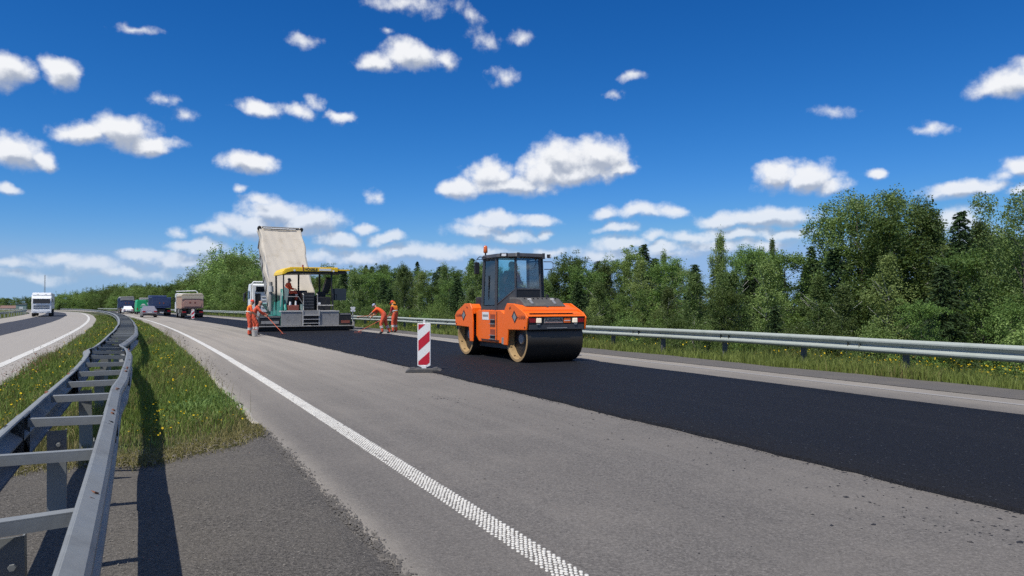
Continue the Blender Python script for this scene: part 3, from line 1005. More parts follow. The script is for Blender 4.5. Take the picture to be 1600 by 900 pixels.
def scatter_stones(name, S, T, size, mat, flat=0.55, dz=0.0, seed=1):
    """small irregular lumps, joined"""
    r = np.random.default_rng(seed)
    n = len(S)
    base = np.array([(1, 0, 0), (0, 1, 0), (-1, 0, 0), (0, -1, 0), (0, 0, 1.0), (0.0, 0, -.3)])
    faces = np.array([(0, 1, 4), (1, 2, 4), (2, 3, 4), (3, 0, 4)])
    P = base[None] * size[:, None, None] * r.uniform(0.55, 1.3, (n, 6, 1))
    P[:, :, 2] *= flat
    a = r.random(n) * 6.28
    ca, sa = np.cos(a)[:, None], np.sin(a)[:, None]
    X = P[:, :, 0] * ca - P[:, :, 1] * sa * 0.7
    Y = P[:, :, 0] * sa + P[:, :, 1] * ca * 0.7
    c = road(S, T, dz)
    V = np.stack([c[:, None, 0] + X, c[:, None, 1] + Y, c[:, None, 2] + P[:, :, 2]], -1).reshape(-1, 3)
    F = (np.arange(n)[:, None, None] * 6 + faces[None]).reshape(-1, 3)
    return np_mesh(name, V, F, mat)


# loose stones on the crossover, the verge and along the pavement edge
n = 5200
S = RNG.uniform(1.5, 9.6, n)
T = RNG.uniform(-4.4, -0.75, n)
o = scatter_stones('loose_gravel', S, T, np.abs(RNG.normal(0.003, 0.0025, n)) + 0.002, M['pebble'], dz=0.030, seed=2)
tag(o, 'loose pebbles strewn over the median crossover', 'gravel', kind='stuff')
n = 5000
S = RNG.uniform(4, 40, n) ** 1.0
T = 10.25 + np.abs(RNG.normal(0.35, 0.45, n))
o = scatter_stones('verge_stones', S, T, np.abs(RNG.normal(0.010, 0.006, n)) + 0.006, M['pebble'], dz=-0.008, seed=3)
tag(o, 'small stones along the gravel verge by the right guardrail', 'gravel', kind='stuff')
# broken rim of the crossover against the carriageway
n = 5200
S = RNG.uniform(1.0, 10.3, n)
T = -0.845 + wav(S, 0.035, 1, 2.5) + RNG.normal(-0.01, 0.035, n)
o = scatter_stones('rim_rubble', S, T, np.abs(RNG.normal(0.005, 0.005, n)) + 0.003, M['rubble'], 0.7, 0.004, 6)
tag(o, 'dark rubble along the broken rim between crossover and road', 'gravel', kind='stuff')
# black crumbs of hot mix spilled on the old lane
cs, ct, cz = [], [], []
for (s0, t0, k, sp, ll) in ((11.9, 2.15, 46, 0.16, 0.42), (8.9, 3.0, 10, .25, .3), (5.4, 2.95, 34, 0.30, 0.4), (4.6, 2.85, 34, 0.26, 0.3), (6.6, 2.95, 22, .35, .5), (8.0, 2.7, 14, .4, .6), (10.5, 2.9, 12, .35, .6), (13.5, 3.2, 8, .2, .6), (5.8, 1.9, 10, .5, 1.2), (4.4, 2.3, 12, .4, .6), (3.9, 2.92, 46, .20, .22)):
    cs.append(RNG.normal(s0, ll, k))
    ct.append(RNG.normal(t0, sp, k))
    cz.append(np.abs(RNG.normal(0.006, 0.008 if s0 > 4.5 else 0.010, k)) + 0.003)
n = 1500
cs.append(RNG.uniform(3, 40, n))
ct.append(3.50 - np.abs(RNG.normal(0, 0.05, n)))
cz.append(np.abs(RNG.normal(0.006, 0.005, n)) + 0.003)
n = 160
cs.append(RNG.uniform(3, 20, n))
ct.append(RNG.uniform(0.3, 3.4, n))
cz.append(np.abs(RNG.normal(0.005, 0.004, n)) + 0.002)
o = scatter_stones('asphalt_crumbs', np.concatenate(cs), np.concatenate(ct), np.concatenate(cz), M['crumb'], 0.35, 0.001, 4)
tag(o, 'black crumbs of hot asphalt spilled on the grey lane', 'asphalt crumbs', kind='stuff')

# ================================================================== guardrails
WPROF = [(-.004, .742), (.0, .752), (.010, .753), (.066, .722), (.080, .700), (.080, .672), (.066, .650), (.010, .612), (.0, .602), (.0, .588),
         (.010, .578), (.066, .540), (.080, .518), (.080, .490), (.066, .468), (.010, .437), (.0, .438), (-.004, .448)]


def beam_piece(parent, s0, s1, tfun, side, zoff, mat, step, lift=0.0):
    """side = +1: the waves bulge towards +t"""
    ss = np.linspace(s0, s1, max(2, int(math.ceil((s1 - s0) / step)) + 1))
    V, npf = [], len(WPROF)
    for s in ss:
        t = float(tfun(s))
        z0 = float(zoff(s)) + lift
        fr = [rpos(s, t + side * (oo + lift), z + z0) for oo, z in WPROF]
        bk = [rpos(s, t + side * (oo + lift - 0.005), z + z0) for oo, z in WPROF]
        V += fr + bk[::-1]
    m = 2 * npf
    F = []
    for k in range(len(ss) - 1):
        F += [(k * m + j, k * m + (j + 1) % m, (k + 1) * m + (j + 1) % m, (k + 1) * m + j) for j in range(m)]
    F += [tuple(range(m)), tuple((len(ss) - 1) * m + j for j in range(m))[::-1]]
    mb = MB()
    mb.add(V, F)
    return mb.build('beam', mat, parent, smooth=24)


def part_box(name, parent, s, t, z0, z1, ds, dt, mat, lean=0.0, bevel=0.0):
    h = rhead(s)
    c = rpos(s, t, (z0 + z1) / 2)
    mb = MB()
    mb.box((0, 0, 0), (dt, ds, z1 - z0))
    o = mb.build(name, mat, parent, bevel)
    o.location = c
    o.rotation_euler = (0, lean, h)
    return o


def sigma_post(parent, s, t, z1, mat, w=0.10, d=0.055, lean=(0, 0)):
    """open C section post"""
    th = 0.006
    poly = [(-d / 2, -w / 2), (d / 2, -w / 2), (d / 2, -w / 2 + th), (-d / 2 + th, -w / 2 + th), (-d / 2 + th, w / 2 - th), (d / 2, w / 2 - th), (d / 2, w / 2), (-d / 2, w / 2)]
    o = MB().prism(poly, 'z', -0.45, z1).build('post', mat, parent)
    o.location = rpos(s, t, 0)
    o.rotation_euler = (lean[0], lean[1], rhead(s) + math.pi / 2)
    return o


flat0 = lambda s: 0.0
gr = thing('guardrail', 'long single steel guardrail in front of the trees along the right verge', 'guardrail', rpos(-6, 12.2))
GR_INV = gr.location.copy()
parts = []
sj = list(np.arange(-8, 120, 4.0)) + list(np.arange(120, 300, 12.0))
for k in range(len(sj) - 1):
    a, b_ = sj[k], sj[k + 1]
    far_ = a >= 60
    wob_ = lambda s: 12.18 + 0.015 * math.sin(s * 0.7) + 0.01 * math.sin(s * 2.1)
    zf = lambda s: 0.012 * math.sin(s * 0.43 + 1)
    parts.append(beam_piece(gr, a, b_ + (0.3 if not far_ else 0.0), wob_, -1, zf, M['galv_green'], 1.0 if not far_ else 4.0, 0.004 * (k % 2)))
sp_ = list(np.arange(-6, 90, 2.667)) + list(np.arange(90, 230, 5.333))
for s in sp_:
    parts.append(sigma_post(gr, s + 1.0, 12.18 + 0.13, 0.70, M['galv_dark'], 0.13, 0.07, (random.uniform(-.03, .03), random.uniform(-.04, .04))))
    if s < 90:
        parts.append(part_box('spacer', gr, s + 1.0, 12.235, 0.52, 0.66, 0.09, 0.09, M['galv_dark']))
        bl = MB().cyl((0, 0, 0), (-0.014, 0, 0), 0.017, 0.014, 8).build('bolt', M['galv'], gr)
        bl.location = rpos(s + 1.0, 12.18 - 0.002, 0.595)
        bl.rotation_euler = (0, 0, rhead(s))
        parts.append(bl)
for p in parts:
    p.location = Vector(p.location) - GR_INV

gl = thing('guardrail', 'distant steel guardrail on the far side of the opposite carriageway', 'guardrail', rpos(60, -14.9))
parts = []
for a in np.arange(40, 320, 12.0):
    parts.append(beam_piece(gl, a, a + 12, lambda s: -14.9, 1, flat0, M['galv_green'], 6.0))
for s in np.arange(42, 240, 6.0):
    parts.append(sigma_post(gl, s, -15.0, 0.70, M['galv_green'], 0.13, 0.07))
for p in parts:
    p.location = Vector(p.location) - Vector(gl.location)

# the median barrier: two beams, ladder rungs and posts, bent by knocks
TR_S = [-20, 3.5, 6, 8.5, 9.5, 12.5, 13.75, 15.5, 16.6, 17.6, 18.6, 19.75, 21.5, 23, 29.75, 41.5, 52, 90, 150, 300]
TR_T = [-2.33, -2.33, -2.36, -2.39, -2.36, -2.37, -2.38, -2.44, -2.54, -2.57, -2.50, -2.42, -2.34, -2.32, -2.33, -2.39, -2.44, -2.6, -3.0, -3.3]
TL_S = [-20, 5.75, 9.75, 11, 13, 13.8, 14.5, 15.2, 16.5, 17.75, 23.5, 33.75, 56.5, 95.5, 150, 300]
TL_T = [-2.84, -2.84, -2.84, -2.84, -2.85, -2.87, -2.93, -2.92, -2.89, -2.89, -2.85, -2.85, -3.01, -3.2, -3.6, -3.9]
tr = lambda s: float(np.interp(s, TR_S, TR_T))
tl = lambda s: float(np.interp(s, TL_S, TL_T))
zr = lambda s: float(np.interp(s, [-20, 14, 16.5, 18, 20, 300], [0, 0, -0.03, -0.05, 0, 0])) + 0.008 * math.sin(s * 0.9)
zl = lambda s: float(np.interp(s, [-20, 12, 14.2, 15.5, 300], [0, 0, 0.03, 0, 0])) + 0.008 * math.sin(s * 0.8 + 2)
mbar = thing('median_barrier', 'double ladder-like steel crash barrier running along the grassy median', 'crash barrier', rpos(2, -2.6))
parts = []
sj = list(np.arange(-9.2, 110, 4.0)) + list(np.arange(110.8, 260, 12.0))
for k in range(len(sj) - 1):
    a, b_ = sj[k], sj[k + 1]
    ex = 0.3 if a < 60 else 0.0
    st_ = 0.22 if a < 30 else (1.0 if a < 100 else 4.0)
    parts.append(beam_piece(mbar, a, b_ + ex, tr, 1, zr, M['galv'], st_, 0.004 * (k % 2)))
    parts.append(beam_piece(mbar, a, b_ + ex, tl, -1, zl, M['galv'], st_, 0.004 * (k % 2)))
    if 0 < b_ < 16:                       # lap joint bolts on the upper face
        for ds2 in (0.05, 0.22):
            for fun, sd in ((tr, 1), (tl, -1)):
                p = rpos(b_ + ds2, fun(b_) + sd * 0.045, 0.737 + zr(b_))
                bl = MB().cyl((0, 0, 0), (0, 0, 0.012), 0.014, 0.011, 8).build('bolt', M['rust'] if sd == 1 else M['galv'], mbar)
                bl.location = p
                bl.rotation_euler = (0, 0.55 * sd, rhead(b_))
                parts.append(bl)
for s in np.arange(2.4, 16, 2.0):          # slots punched through the upper fold
    for fun, sd in ((tr, 1), (tl, -1)):
        for d_ in (0.0, 0.09):
            sl2 = MB().box((0, 0, 0), (.018, .045, .006)).build('slot', M['rust'] if int(s) % 3 else M['black'], mbar)
            sl2.location = rpos(s + d_, fun(s) + sd * (.040 + .12 * (d_ - .045)), .7385 + (zr(s) if sd > 0 else zl(s)))
            sl2.rotation_euler = (0, .50 * sd, rhead(s) + .5)
            parts.append(sl2)
rung_s = np.arange(1.62, 100, 1.335)
for k, s in enumerate(rung_s):
    a, b_ = tl(s), tr(s)
    skew = 0.06 * math.sin(s * 5.1) + 0.035
    p0, p1 = rpos(s - skew, a - 0.0, 0), rpos(s + skew, b_ + 0.0, 0)
    d = p1 - p0
    mb = MB()
    L = d.length - 0.02
    # channel section, open downwards
    mb.box((0, 0, 0.027), (L, 0.062, 0.006))
    mb.box((0, -0.028, 0.0), (L - 0.002, 0.006, 0.050))
    mb.box((0, 0.028, 0.0), (L - 0.002, 0.006, 0.050))
    r = mb.build('rung', M['galv'], mbar)
    r.location = (p0 + p1) / 2 + Vector((0, 0, 0.688 + (zr(s) + zl(s)) / 2 + random.uniform(-.006, .006)))
    r.rotation_euler = (random.uniform(-.04, .04), -math.atan2(zr(s) - zl(s), L), math.atan2(d.y, d.x))
    parts.append(r)
    if k % 2 == 0 and s < 80:
        tpos = 0.62 * a + 0.38 * b_ if k != 2 else -2.555
        lean = (random.uniform(-.03, .03), random.uniform(-.03, .03))
        parts.append(sigma_post(mbar, s + 0.07, tpos, 0.625, M['galv'], 0.115, 0.06, lean))
        if s < 12:
            bl = MB().cyl((0, 0, 0), (0, -0.016, 0), 0.016, 0.013, 6).build('bolt', M['galv'], mbar)
            bl.location = rpos(s + 0.005, tpos + 0.01, 0.53)
            bl.rotation_euler = (0, 0, rhead(s))
            parts.append(bl)
lp = sigma_post(mbar, 8.15, -2.50, 0.42, M['galv'], 0.10, 0.05, (0.12, -0.42))
lp['label'] = 'bent leaning steel post without a rung'
parts.append(lp)
for p in parts:
    p.location = Vector(p.location) - Vector(mbar.location)

# ================================================================== grass and flowers
def blades(name, S, T, hgt, mat, seed, width=0.006, bend=0.5, z=None):
    r = np.random.default_rng(seed)
    n = len(S)
    zz = ground_z(S, T) if z is None else z
    c = road(S, T, 0)
    c[:, 2] += zz - 0.02
    a = r.random(n) * 6.28
    lean = np.abs(r.normal(0, bend, n)) * hgt
    la = r.random(n) * 6.28
    w = width * r.uniform(0.7, 1.4, n)
    dx, dy = np.cos(a) * w, np.sin(a) * w
    lx, ly = np.cos(la) * lean, np.sin(la) * lean
    V = np.empty((n, 5, 3))
    V[:, 0] = c
    V[:, 1] = c
    V[:, 0, 0] -= dx; V[:, 0, 1] -= dy
    V[:, 1, 0] += dx; V[:, 1, 1] += dy
    mid = c.copy()
    mid[:, 0] += lx * .3; mid[:, 1] += ly * .3; mid[:, 2] += hgt * .6
    V[:, 2] = mid; V[:, 3] = mid
    V[:, 2, 0] += dx * .75; V[:, 2, 1] += dy * .75
    V[:, 3, 0] -= dx * .75; V[:, 3, 1] -= dy * .75
    tip = c.copy()
    tip[:, 0] += lx; tip[:, 1] += ly; tip[:, 2] += hgt * np.clip(1 - 0.25 * (lean / np.maximum(hgt, .01)) ** 2, .6, 1)
    V[:, 4] = tip
    b0 = np.arange(n)[:, None] * 5
    F = np.concatenate([b0 + np.array([[0, 1, 2]]), b0 + np.array([[0, 2, 3]]), b0 + np.array([[3, 2, 4]])])
    return np_mesh(name, V.reshape(-1, 3), F, mat)


def dots(name, S, T, zz, size, mat, seed):
    """small flower heads: tilted five-sided discs"""
    r = np.random.default_rng(seed)
    n = len(S)
    c = road(S, T, 0)
    c[:, 2] += zz
    ang = np.arange(5) * 6.283 / 5
    tx, ty = r.normal(0, .45, n), r.normal(0, .45, n)
    rr = size * r.uniform(.7, 1.3, n)
    X, Y = rr[:, None] * np.cos(ang), rr[:, None] * np.sin(ang)
    V = np.stack([c[:, None, 0] + X, c[:, None, 1] + Y, c[:, None, 2] + X * tx[:, None] + Y * ty[:, None]], -1)
    ctr = c.copy()
    ctr[:, 2] -= rr * 0.4
    V = np.concatenate([V, ctr[:, None]], 1).reshape(-1, 3)
    b0 = np.arange(n)[:, None] * 6
    F = np.concatenate([np.concatenate([b0 + j, b0 + (j + 1) % 5, b0 + 5], 1) for j in range(5)])
    return np_mesh(name, V, F, mat)


def pick(n, s0, s1, t0, t1, power=1.7, seed=0):
    """denser near the camera"""
    r = np.random.default_rng(seed)
    u = r.random(n)
    s = s0 * (s1 / s0) ** (u ** (1 / power) if power < 1 else u)
    return s, r.uniform(t0, t1, n)


# median: both sides of the barrier and underneath
S, T = pick(120000, 8.6, 120, -4.55, -0.86, seed=21)
pe = np.interp(T, tp, end)
ok = S > pe + 0.05 + np.abs(RNG.normal(0, .12, len(S)))
S, T, pe = S[ok], T[ok], pe[ok]
pat = smooth_noise(S * 1.0, T * 1.6, 8, 5, 1.0)
edge = np.clip((T + 0.86) / -0.25, 0, 1)
gh = (0.16 + 0.08 * pat) * RNG.uniform(.45, 1.6, len(S)) * (0.5 + 0.5 * edge) * np.clip(.55 + (S - pe) * .35, .55, 1)
gh = np.maximum(gh, 0.03)
dry = pat + RNG.normal(0, .55, len(S)) + 0.42 + np.clip(1.6 - (S - pe) * 0.55, -0.2, 1.3) > 0.95
wid = 0.0035 * (S / 9) ** 0.75
for nm, mk, mt, lb, sd in (('median_grass', ~dry, M['grass'], 'short green grass growing along the median under the barrier', 31), ('dry_grass', dry, M['grass_dry'], 'dry straw-coloured grass tufts in the median', 32)):
    o = blades(nm, S[mk], T[mk], gh[mk], mt, sd, wid[mk], 0.55)
    tag(o, lb, 'grass', kind='stuff')
# dry rim where the turf breaks up on the crossover
n = 9000
T3 = RNG.uniform(-4.4, -0.86, n)
S3 = np.interp(T3, tp, end) + RNG.normal(0.05, .16, n) - 0.12 * np.abs(RNG.normal(0, 1, n)) * (RNG.random(n) < .25)
o = blades('turf_rim', S3, T3, RNG.uniform(.02, .085, n), M['grass_dry'], 37, 0.0035, 1.1, np.full(n, .02))
tag(o, 'dry ragged rim of turf creeping over the crossover', 'grass', kind='stuff')
n = 2600
T3 = RNG.uniform(-4.4, -0.86, n)
S3 = np.interp(T3, tp, end) + RNG.normal(0.0, .20, n)
o = scatter_stones('turf_crumbs', S3, T3, np.abs(RNG.normal(.006, .006, n)) + .003, M['bark'], .6, 0.025, 8)
tag(o, 'brown crumbs of soil along the broken turf edge', 'soil', kind='stuff')
# broad leaved ground cover on the right half of the strip
S2_, T2_ = pick(26000, 9.6, 70, -2.15, -0.88, seed=22)
pe2 = np.interp(T2_, tp, end)
pt = smooth_noise(S2_ * .8, T2_ * 1.3, 41, 4, 0.8)
ok = (S2_ > pe2 + 0.15) & (pt + RNG.normal(0, .3, len(S2_)) > 0.15)
S2_, T2_ = S2_[ok], T2_[ok]
o = blades('clover_leaves', S2_, T2_, 0.11 * RNG.uniform(.5, 1.3, len(S2_)), M['willow'], 33, 0.012 * (S2_ / 10) ** .5, 0.8)
tag(o, 'low broad-leaved weeds between barrier and road', 'weeds', kind='stuff')
# sparse tall stalks with dark seed heads near the pavement edge
n = 420
S4 = RNG.uniform(10.8, 45, n)
T4 = np.where(RNG.random(n) < .5, RNG.normal(-1.0, .10, n), RNG.normal(-4.35, .15, n))
h4_ = RNG.uniform(.2, .5, n)
o = blades('weed_stalks', S4, T4, h4_, M['grass_dry'], 38, 0.003 * (S4 / 11) ** .5, .35)
tag(o, 'thin dry weed stalks along both edges of the median', 'weeds', kind='stuff')
o = dots('weed_seed_heads', S4, T4, h4_ * .93, 0.014 * np.ones(n), M['bark'], 9)
tag(o, 'dark seed heads on the weed stalks of the median', 'weeds', kind='stuff')
# yellow flowers
fs, ft = [], []
for s0, t0, k, a, b_ in ((10.3, -2.05, 60, .8, .12), (11, -3.7, 170, 1.6, .35), (13.5, -3.9, 160, 2.0, .35), (18, -1.6, 60, 3, .25), (22, -1.7, 70, 4, .3), (28, -3.7, 120, 6, .4), (40, -3.5, 120, 10, .4), (10.6, -1.55, 30, .5, .3), (45, -1.6, 50, 10, .25)):
    fs.append(RNG.normal(s0, a, k)); ft.append(np.clip(RNG.normal(t0, b_, k), -4.5, -1.0))
fs, ft = np.concatenate(fs), np.concatenate(ft)
ok = fs > np.interp(ft, tp, end) + .2
o = dots('yellow_flowers', fs[ok], ft[ok], RNG.uniform(.08, .22, ok.sum()), 0.011 * (np.maximum(fs[ok], 9) / 10) ** .6, M['petal'], 5)
tag(o, 'small yellow flowers scattered in the median grass', 'flowers', kind='stuff')
fs = RNG.normal(22, 4.0, 500); ft = np.clip(RNG.normal(-4.4, .16, 500), -4.6, -3.9)
o = dots('red_seed_heads', fs, ft, RNG.uniform(.05, .25, 500), 0.012 * np.ones(500), M['clover'], 6)
tag(o, 'reddish seed heads along the far edge of the median', 'weeds', kind='stuff')

# tall grass of the right verge and the slope down to the ditch
S, T = pick(150000, 3.0, 130, 11.35, 16.5, seed=23)
T = 11.35 + (T - 11.35) ** 1.25 / 5.15 ** 0.25
ragged = 11.5 + wav(S, 0.14, 6, 1.6)
ok = T > ragged - 0.05 + np.abs(RNG.normal(0, .08, len(S)))
S, T = S[ok], T[ok]
pat = smooth_noise(S, T, 9, 5, 0.8)
gh = (0.22 + 0.22 * np.clip((T - 11.6) / 1.6, 0, 1) + 0.10 * pat) * RNG.uniform(.5, 1.4, len(S))
gh = np.maximum(gh, 0.05)
dry = pat + RNG.normal(0, .5, len(S)) > 1.25
wid = 0.0055 * (np.maximum(S, 8) / 10) ** 0.7
for nm, mk, mt, lb, sd in (('verge_grass', ~dry, M['grass'], 'tall green grass beneath and behind the right guardrail', 34), ('verge_dry_grass', dry, M['grass_dry'], 'straw-coloured stalks among the tall grass by the right guardrail', 35)):
    o = blades(nm, S[mk], T[mk], gh[mk], mt, sd, wid[mk], 0.4)
    tag(o, lb, 'grass', kind='stuff')
fs, ft = [], []
for s0, t0, k, a, b_ in ((9, 13.2, 420, 2.0, .5), (13, 13.5, 200, 2, .5), (6, 13.2, 220, 1.5, .4), (32, 14.6, 420, 4, .8), (44, 15, 200, 5, .8), (20, 13.5, 60, 5, .6)):
    fs.append(RNG.normal(s0, a, k)); ft.append(np.clip(RNG.normal(t0, b_, k), 12.3, 17))
fs, ft = np.concatenate(fs), np.concatenate(ft)
o = dots('yellow_blossoms', fs, ft, ground_z(fs, ft) + np.interp(fs, [0, 25, 30], [.5, .6, 1.05]) * RNG.uniform(.6, 1.15, len(fs)), np.interp(fs, [0, 20, 40], [.016, .02, .035]), M['petal'], 7)
tag(o, 'yellow blossoms in the tall grass behind the right guardrail', 'flowers', kind='stuff')
# grass edge of the far side of the opposite carriageway
S, T = pick(16000, 40, 320, -24, -15.2, seed=24)
o = blades('field_grass', S, T, 0.45 * RNG.uniform(.5, 1.3, len(S)), M['grass'], 36, 0.05 * (S / 100) ** .5, .4)
tag(o, 'meadow grass beyond the guardrail of the opposite carriageway', 'grass', kind='stuff')

# ================================================================== trees
def ball_pts(r, m, sc):
    """points in a ball, denser inside, without stray outliers"""
    d = r.normal(size=(m, 3))
    d /= np.linalg.norm(d, axis=1)[:, None]
    return d * (r.random(m) ** .55)[:, None] * np.array(sc) * 1.9


def leaf_mesh(name, C, size, mat, seed, aspect=0.62, droop=0.0, dirs=None, up=0.0):
    """kite-shaped leaves at points C (n,3)"""
    r = np.random.default_rng(seed)
    n = len(C)
    d = r.normal(size=(n, 3)) if dirs is None else dirs + r.normal(0, .35, (n, 3))
    d[:, 2] -= droop
    d /= np.linalg.norm(d, axis=1)[:, None] + 1e-9
    q = r.normal(size=(n, 3))
    q[:, 2] *= 1 - up
    wv = np.cross(d, q)
    wv /= np.linalg.norm(wv, axis=1)[:, None] + 1e-9
    L = (size * r.uniform(.65, 1.35, n))[:, None]
    W = L * aspect * 0.5
    V = np.stack([C - d * L * .5, C + wv * W, C + d * L * .5, C - wv * W], 1)
    Q = np.arange(n * 4).reshape(-1, 4)
    return np_mesh(name, V.reshape(-1, 3), Q, mat)


def trunk_mesh(name, H, r0, limbs, mat, lean=(0, 0), parent=None):
    mb = MB()
    pts = [(lean[0] * (k / 6) ** 1.5 * H + 0.02 * H * math.sin(k * 2.1), lean[1] * (k / 6) ** 1.5 * H, H * k / 6 * 0.96 - (0.3 if k == 0 else 0)) for k in range(7)]
    mb.tube(pts, r0, 7, [r0 * (1 - 0.145 * k) for k in range(7)])
    for (z0, a, up, ln) in limbs:
        k = z0 * 6 / 0.96
        b = Vector(pts[int(k)]).lerp(Vector(pts[min(6, int(k) + 1)]), k - int(k))
        dv = Vector((math.cos(a), math.sin(a), up)).normalized() * ln
        e = b + dv
        mb.tube([b, b + dv * .5 + Vector((0, 0, .04 * ln)), e + Vector((0, 0, .1 * ln))], 0.02, 5, [r0 * .42 * (1 - z0 * .6), r0 * .28 * (1 - z0 * .6), r0 * .1])
    return mb.build(name, mat, parent, smooth=60)


def make_tree(kind, seed):
    """design height 7 m (bush 3 m); returns (trunk mesh, crown mesh)"""
    r = np.random.default_rng(seed)
    H = 7.0
    if kind == 'spruce':
        P, D = [], []
        for k in range(150):
            z = 0.06 + 0.92 * (k / 150)
            ln = H * 0.23 * (1 - z) ** 0.85 * r.uniform(.75, 1.15) + 0.10
            a = k * 2.4 + r.normal(0, .3)
            m = int(30 + 90 * ln / 1.6)
            u = r.random(m) ** .7
            sp = 0.10 * (1 - u) + .02
            x = u * ln
            off = r.normal(0, 1, (m, 3)) * (0.05 + .10 * ln * (1.15 - u))[:, None] * np.array([1, 1, .35])
            P.append(np.stack([np.cos(a) * x, np.sin(a) * x, z * H + .12 * ln - u * u * ln * .38], 1) + off)
            D.append(np.stack([np.full(m, np.cos(a)), np.full(m, np.sin(a)), np.full(m, -.2)], 1))
        C, D = np.concatenate(P), np.concatenate(D)
        crown = leaf_mesh('crown', C, 0.155, M['spruce'], seed + 1, 0.34, 0.1, D)
        trunk = trunk_mesh('trunk', H, 0.09, [], M['bark'])
        return trunk, crown
    if kind == 'bush':
        H = 3.0
        P = []
        for k in range(105):
            a, rr = r.random() * 6.28, math.sqrt(r.random())
            z = (0.06 + 0.90 * r.random() ** .8) * H
            env = 1.45 * math.sqrt(max(0.05, 1 - (z / H * 0.98) ** 2.6)) * (1 + .22 * math.sin(3 * a + seed))
            c = np.array([math.cos(a) * rr * env, math.sin(a) * rr * env, z])
            P.append(c + ball_pts(r, 95, (.23, .23, .20)) * r.uniform(.6, 1.2))
        for k in range(26):        # upright shoots that break the outline
            a, rr = r.random() * 6.28, r.random()
            c = np.array([math.cos(a) * rr * 1.1, math.sin(a) * rr * 1.1, H * r.uniform(.75, 1.0)])
            m = 26
            P.append(c + np.stack([r.normal(0, .05, m), r.normal(0, .05, m), r.random(m) * .65], 1))
        C = np.concatenate(P)
        C[:, 2] = np.maximum(C[:, 2], .02)
        crown = leaf_mesh('crown', C, 0.082, M['willow'], seed + 1, 0.5, -0.35)
        mb = MB()
        for k in range(7):
            a = k * .9
            mb.tube([(0.1 * math.cos(a), .1 * math.sin(a), -.3), (.35 * math.cos(a), .35 * math.sin(a), H * .35), (.6 * math.cos(a), .6 * math.sin(a), H * .7)], .02, 5, [.03, .022, .01])
        return mb.build('trunk', M['bark'], smooth=60), crown
    limbs = [(r.uniform(.15, .85), r.random() * 6.28, r.uniform(.5, 1.3), r.uniform(.6, 1.5)) for _ in range(13)]
    lean = (r.normal(0, .02), r.normal(0, .02))
    P = []
    if kind in ('birch', 'stem'):
        lowest = 0.10 if kind == 'birch' else 0.42
        for k in range(150 if kind == 'birch' else 95):
            z = lowest + (0.98 - lowest) * r.random() ** .85
            env = H * 0.165 * (math.sin(math.pi * min(1, (z * .93 + .07)) ** .75) + .10) * (1 + .3 * math.sin(z * 17 + seed)) * (1.0 if kind == 'birch' else .8)
            a, rr = r.random() * 6.28, r.random() ** .6
            c = np.array([math.cos(a) * rr * env, math.sin(a) * rr * env, z * H])
            m = 88
            P.append(c + ball_pts(r, m, (.17, .17, .25)) * r.uniform(.6, 1.25) - np.array([0, 0, .1]))
        for k in range(30):
            z = r.uniform(.78, 1.0)
            m = 18
            P.append(np.array([r.normal(0, .16), r.normal(0, .16), z * H]) + r.normal(0, 1, (m, 3)) * np.array([.06, .06, .2]))
        crown = leaf_mesh('crown', np.concatenate(P), 0.082, M['birch'], seed + 1, 0.68, 0.25)
        return trunk_mesh('trunk', H, 0.062, limbs, M['birchbark'], lean), crown
    if kind == 'poplar':           # tall full crown of many upright sprays
        for k in range(330):
            z = 0.06 + 0.93 * r.random() ** .9
            env = H * 0.27 * (math.sqrt(max(0.02, 1 - abs(z - .55) ** 2.2 / .30)) if z > .55 else (0.75 + .25 * z / .55)) * (1 + .20 * math.sin(z * 13 + seed))
            a, rr = r.random() * 6.28, r.random() ** .45
            c = np.array([math.cos(a) * rr * env, math.sin(a) * rr * env, z * H])
            m = 84
            P.append(c + ball_pts(r, m, (.16, .16, .22)) * r.uniform(.6, 1.3))
        crown = leaf_mesh('crown', np.concatenate(P), 0.074, M['birch'], seed + 1, 0.66)
        return trunk_mesh('trunk', H, 0.10, limbs, M['bark'], lean), crown
    # aspen / alder
    lob = [(r.uniform(.25, .95), r.random() * 6.28, r.uniform(.35, 1.0)) for _ in range(26)]
    for (z, a, rr) in lob:
        env = H * 0.225 * (math.sin(math.pi * min(1, (z * .86 + .10))) ** .6 + .06)
        c0 = np.array([math.cos(a) * rr * env, math.sin(a) * rr * env, z * H])
        for k in range(8):
            c = c0 + r.normal(0, 1, 3) * np.array([.36, .36, .30])
            m = 62
            P.append(c + ball_pts(r, m, (.18, .18, .13)) * r.uniform(.6, 1.25))
    for k in range(60):
        z = 0.08 + .9 * r.random()
        env = H * 0.21 * (math.sin(math.pi * min(1, (z * .86 + .10))) ** .6)
        a, rr = r.random() * 6.28, r.random() ** .5
        P.append(np.array([math.cos(a) * rr * env, math.sin(a) * rr * env, z * H]) + r.normal(0, .2, (36, 3)))
    crown = leaf_mesh('crown', np.concatenate(P), 0.088, M['aspen'], seed + 1, 0.74)
    return trunk_mesh('trunk', H, 0.075, limbs, M['bark'], lean), crown


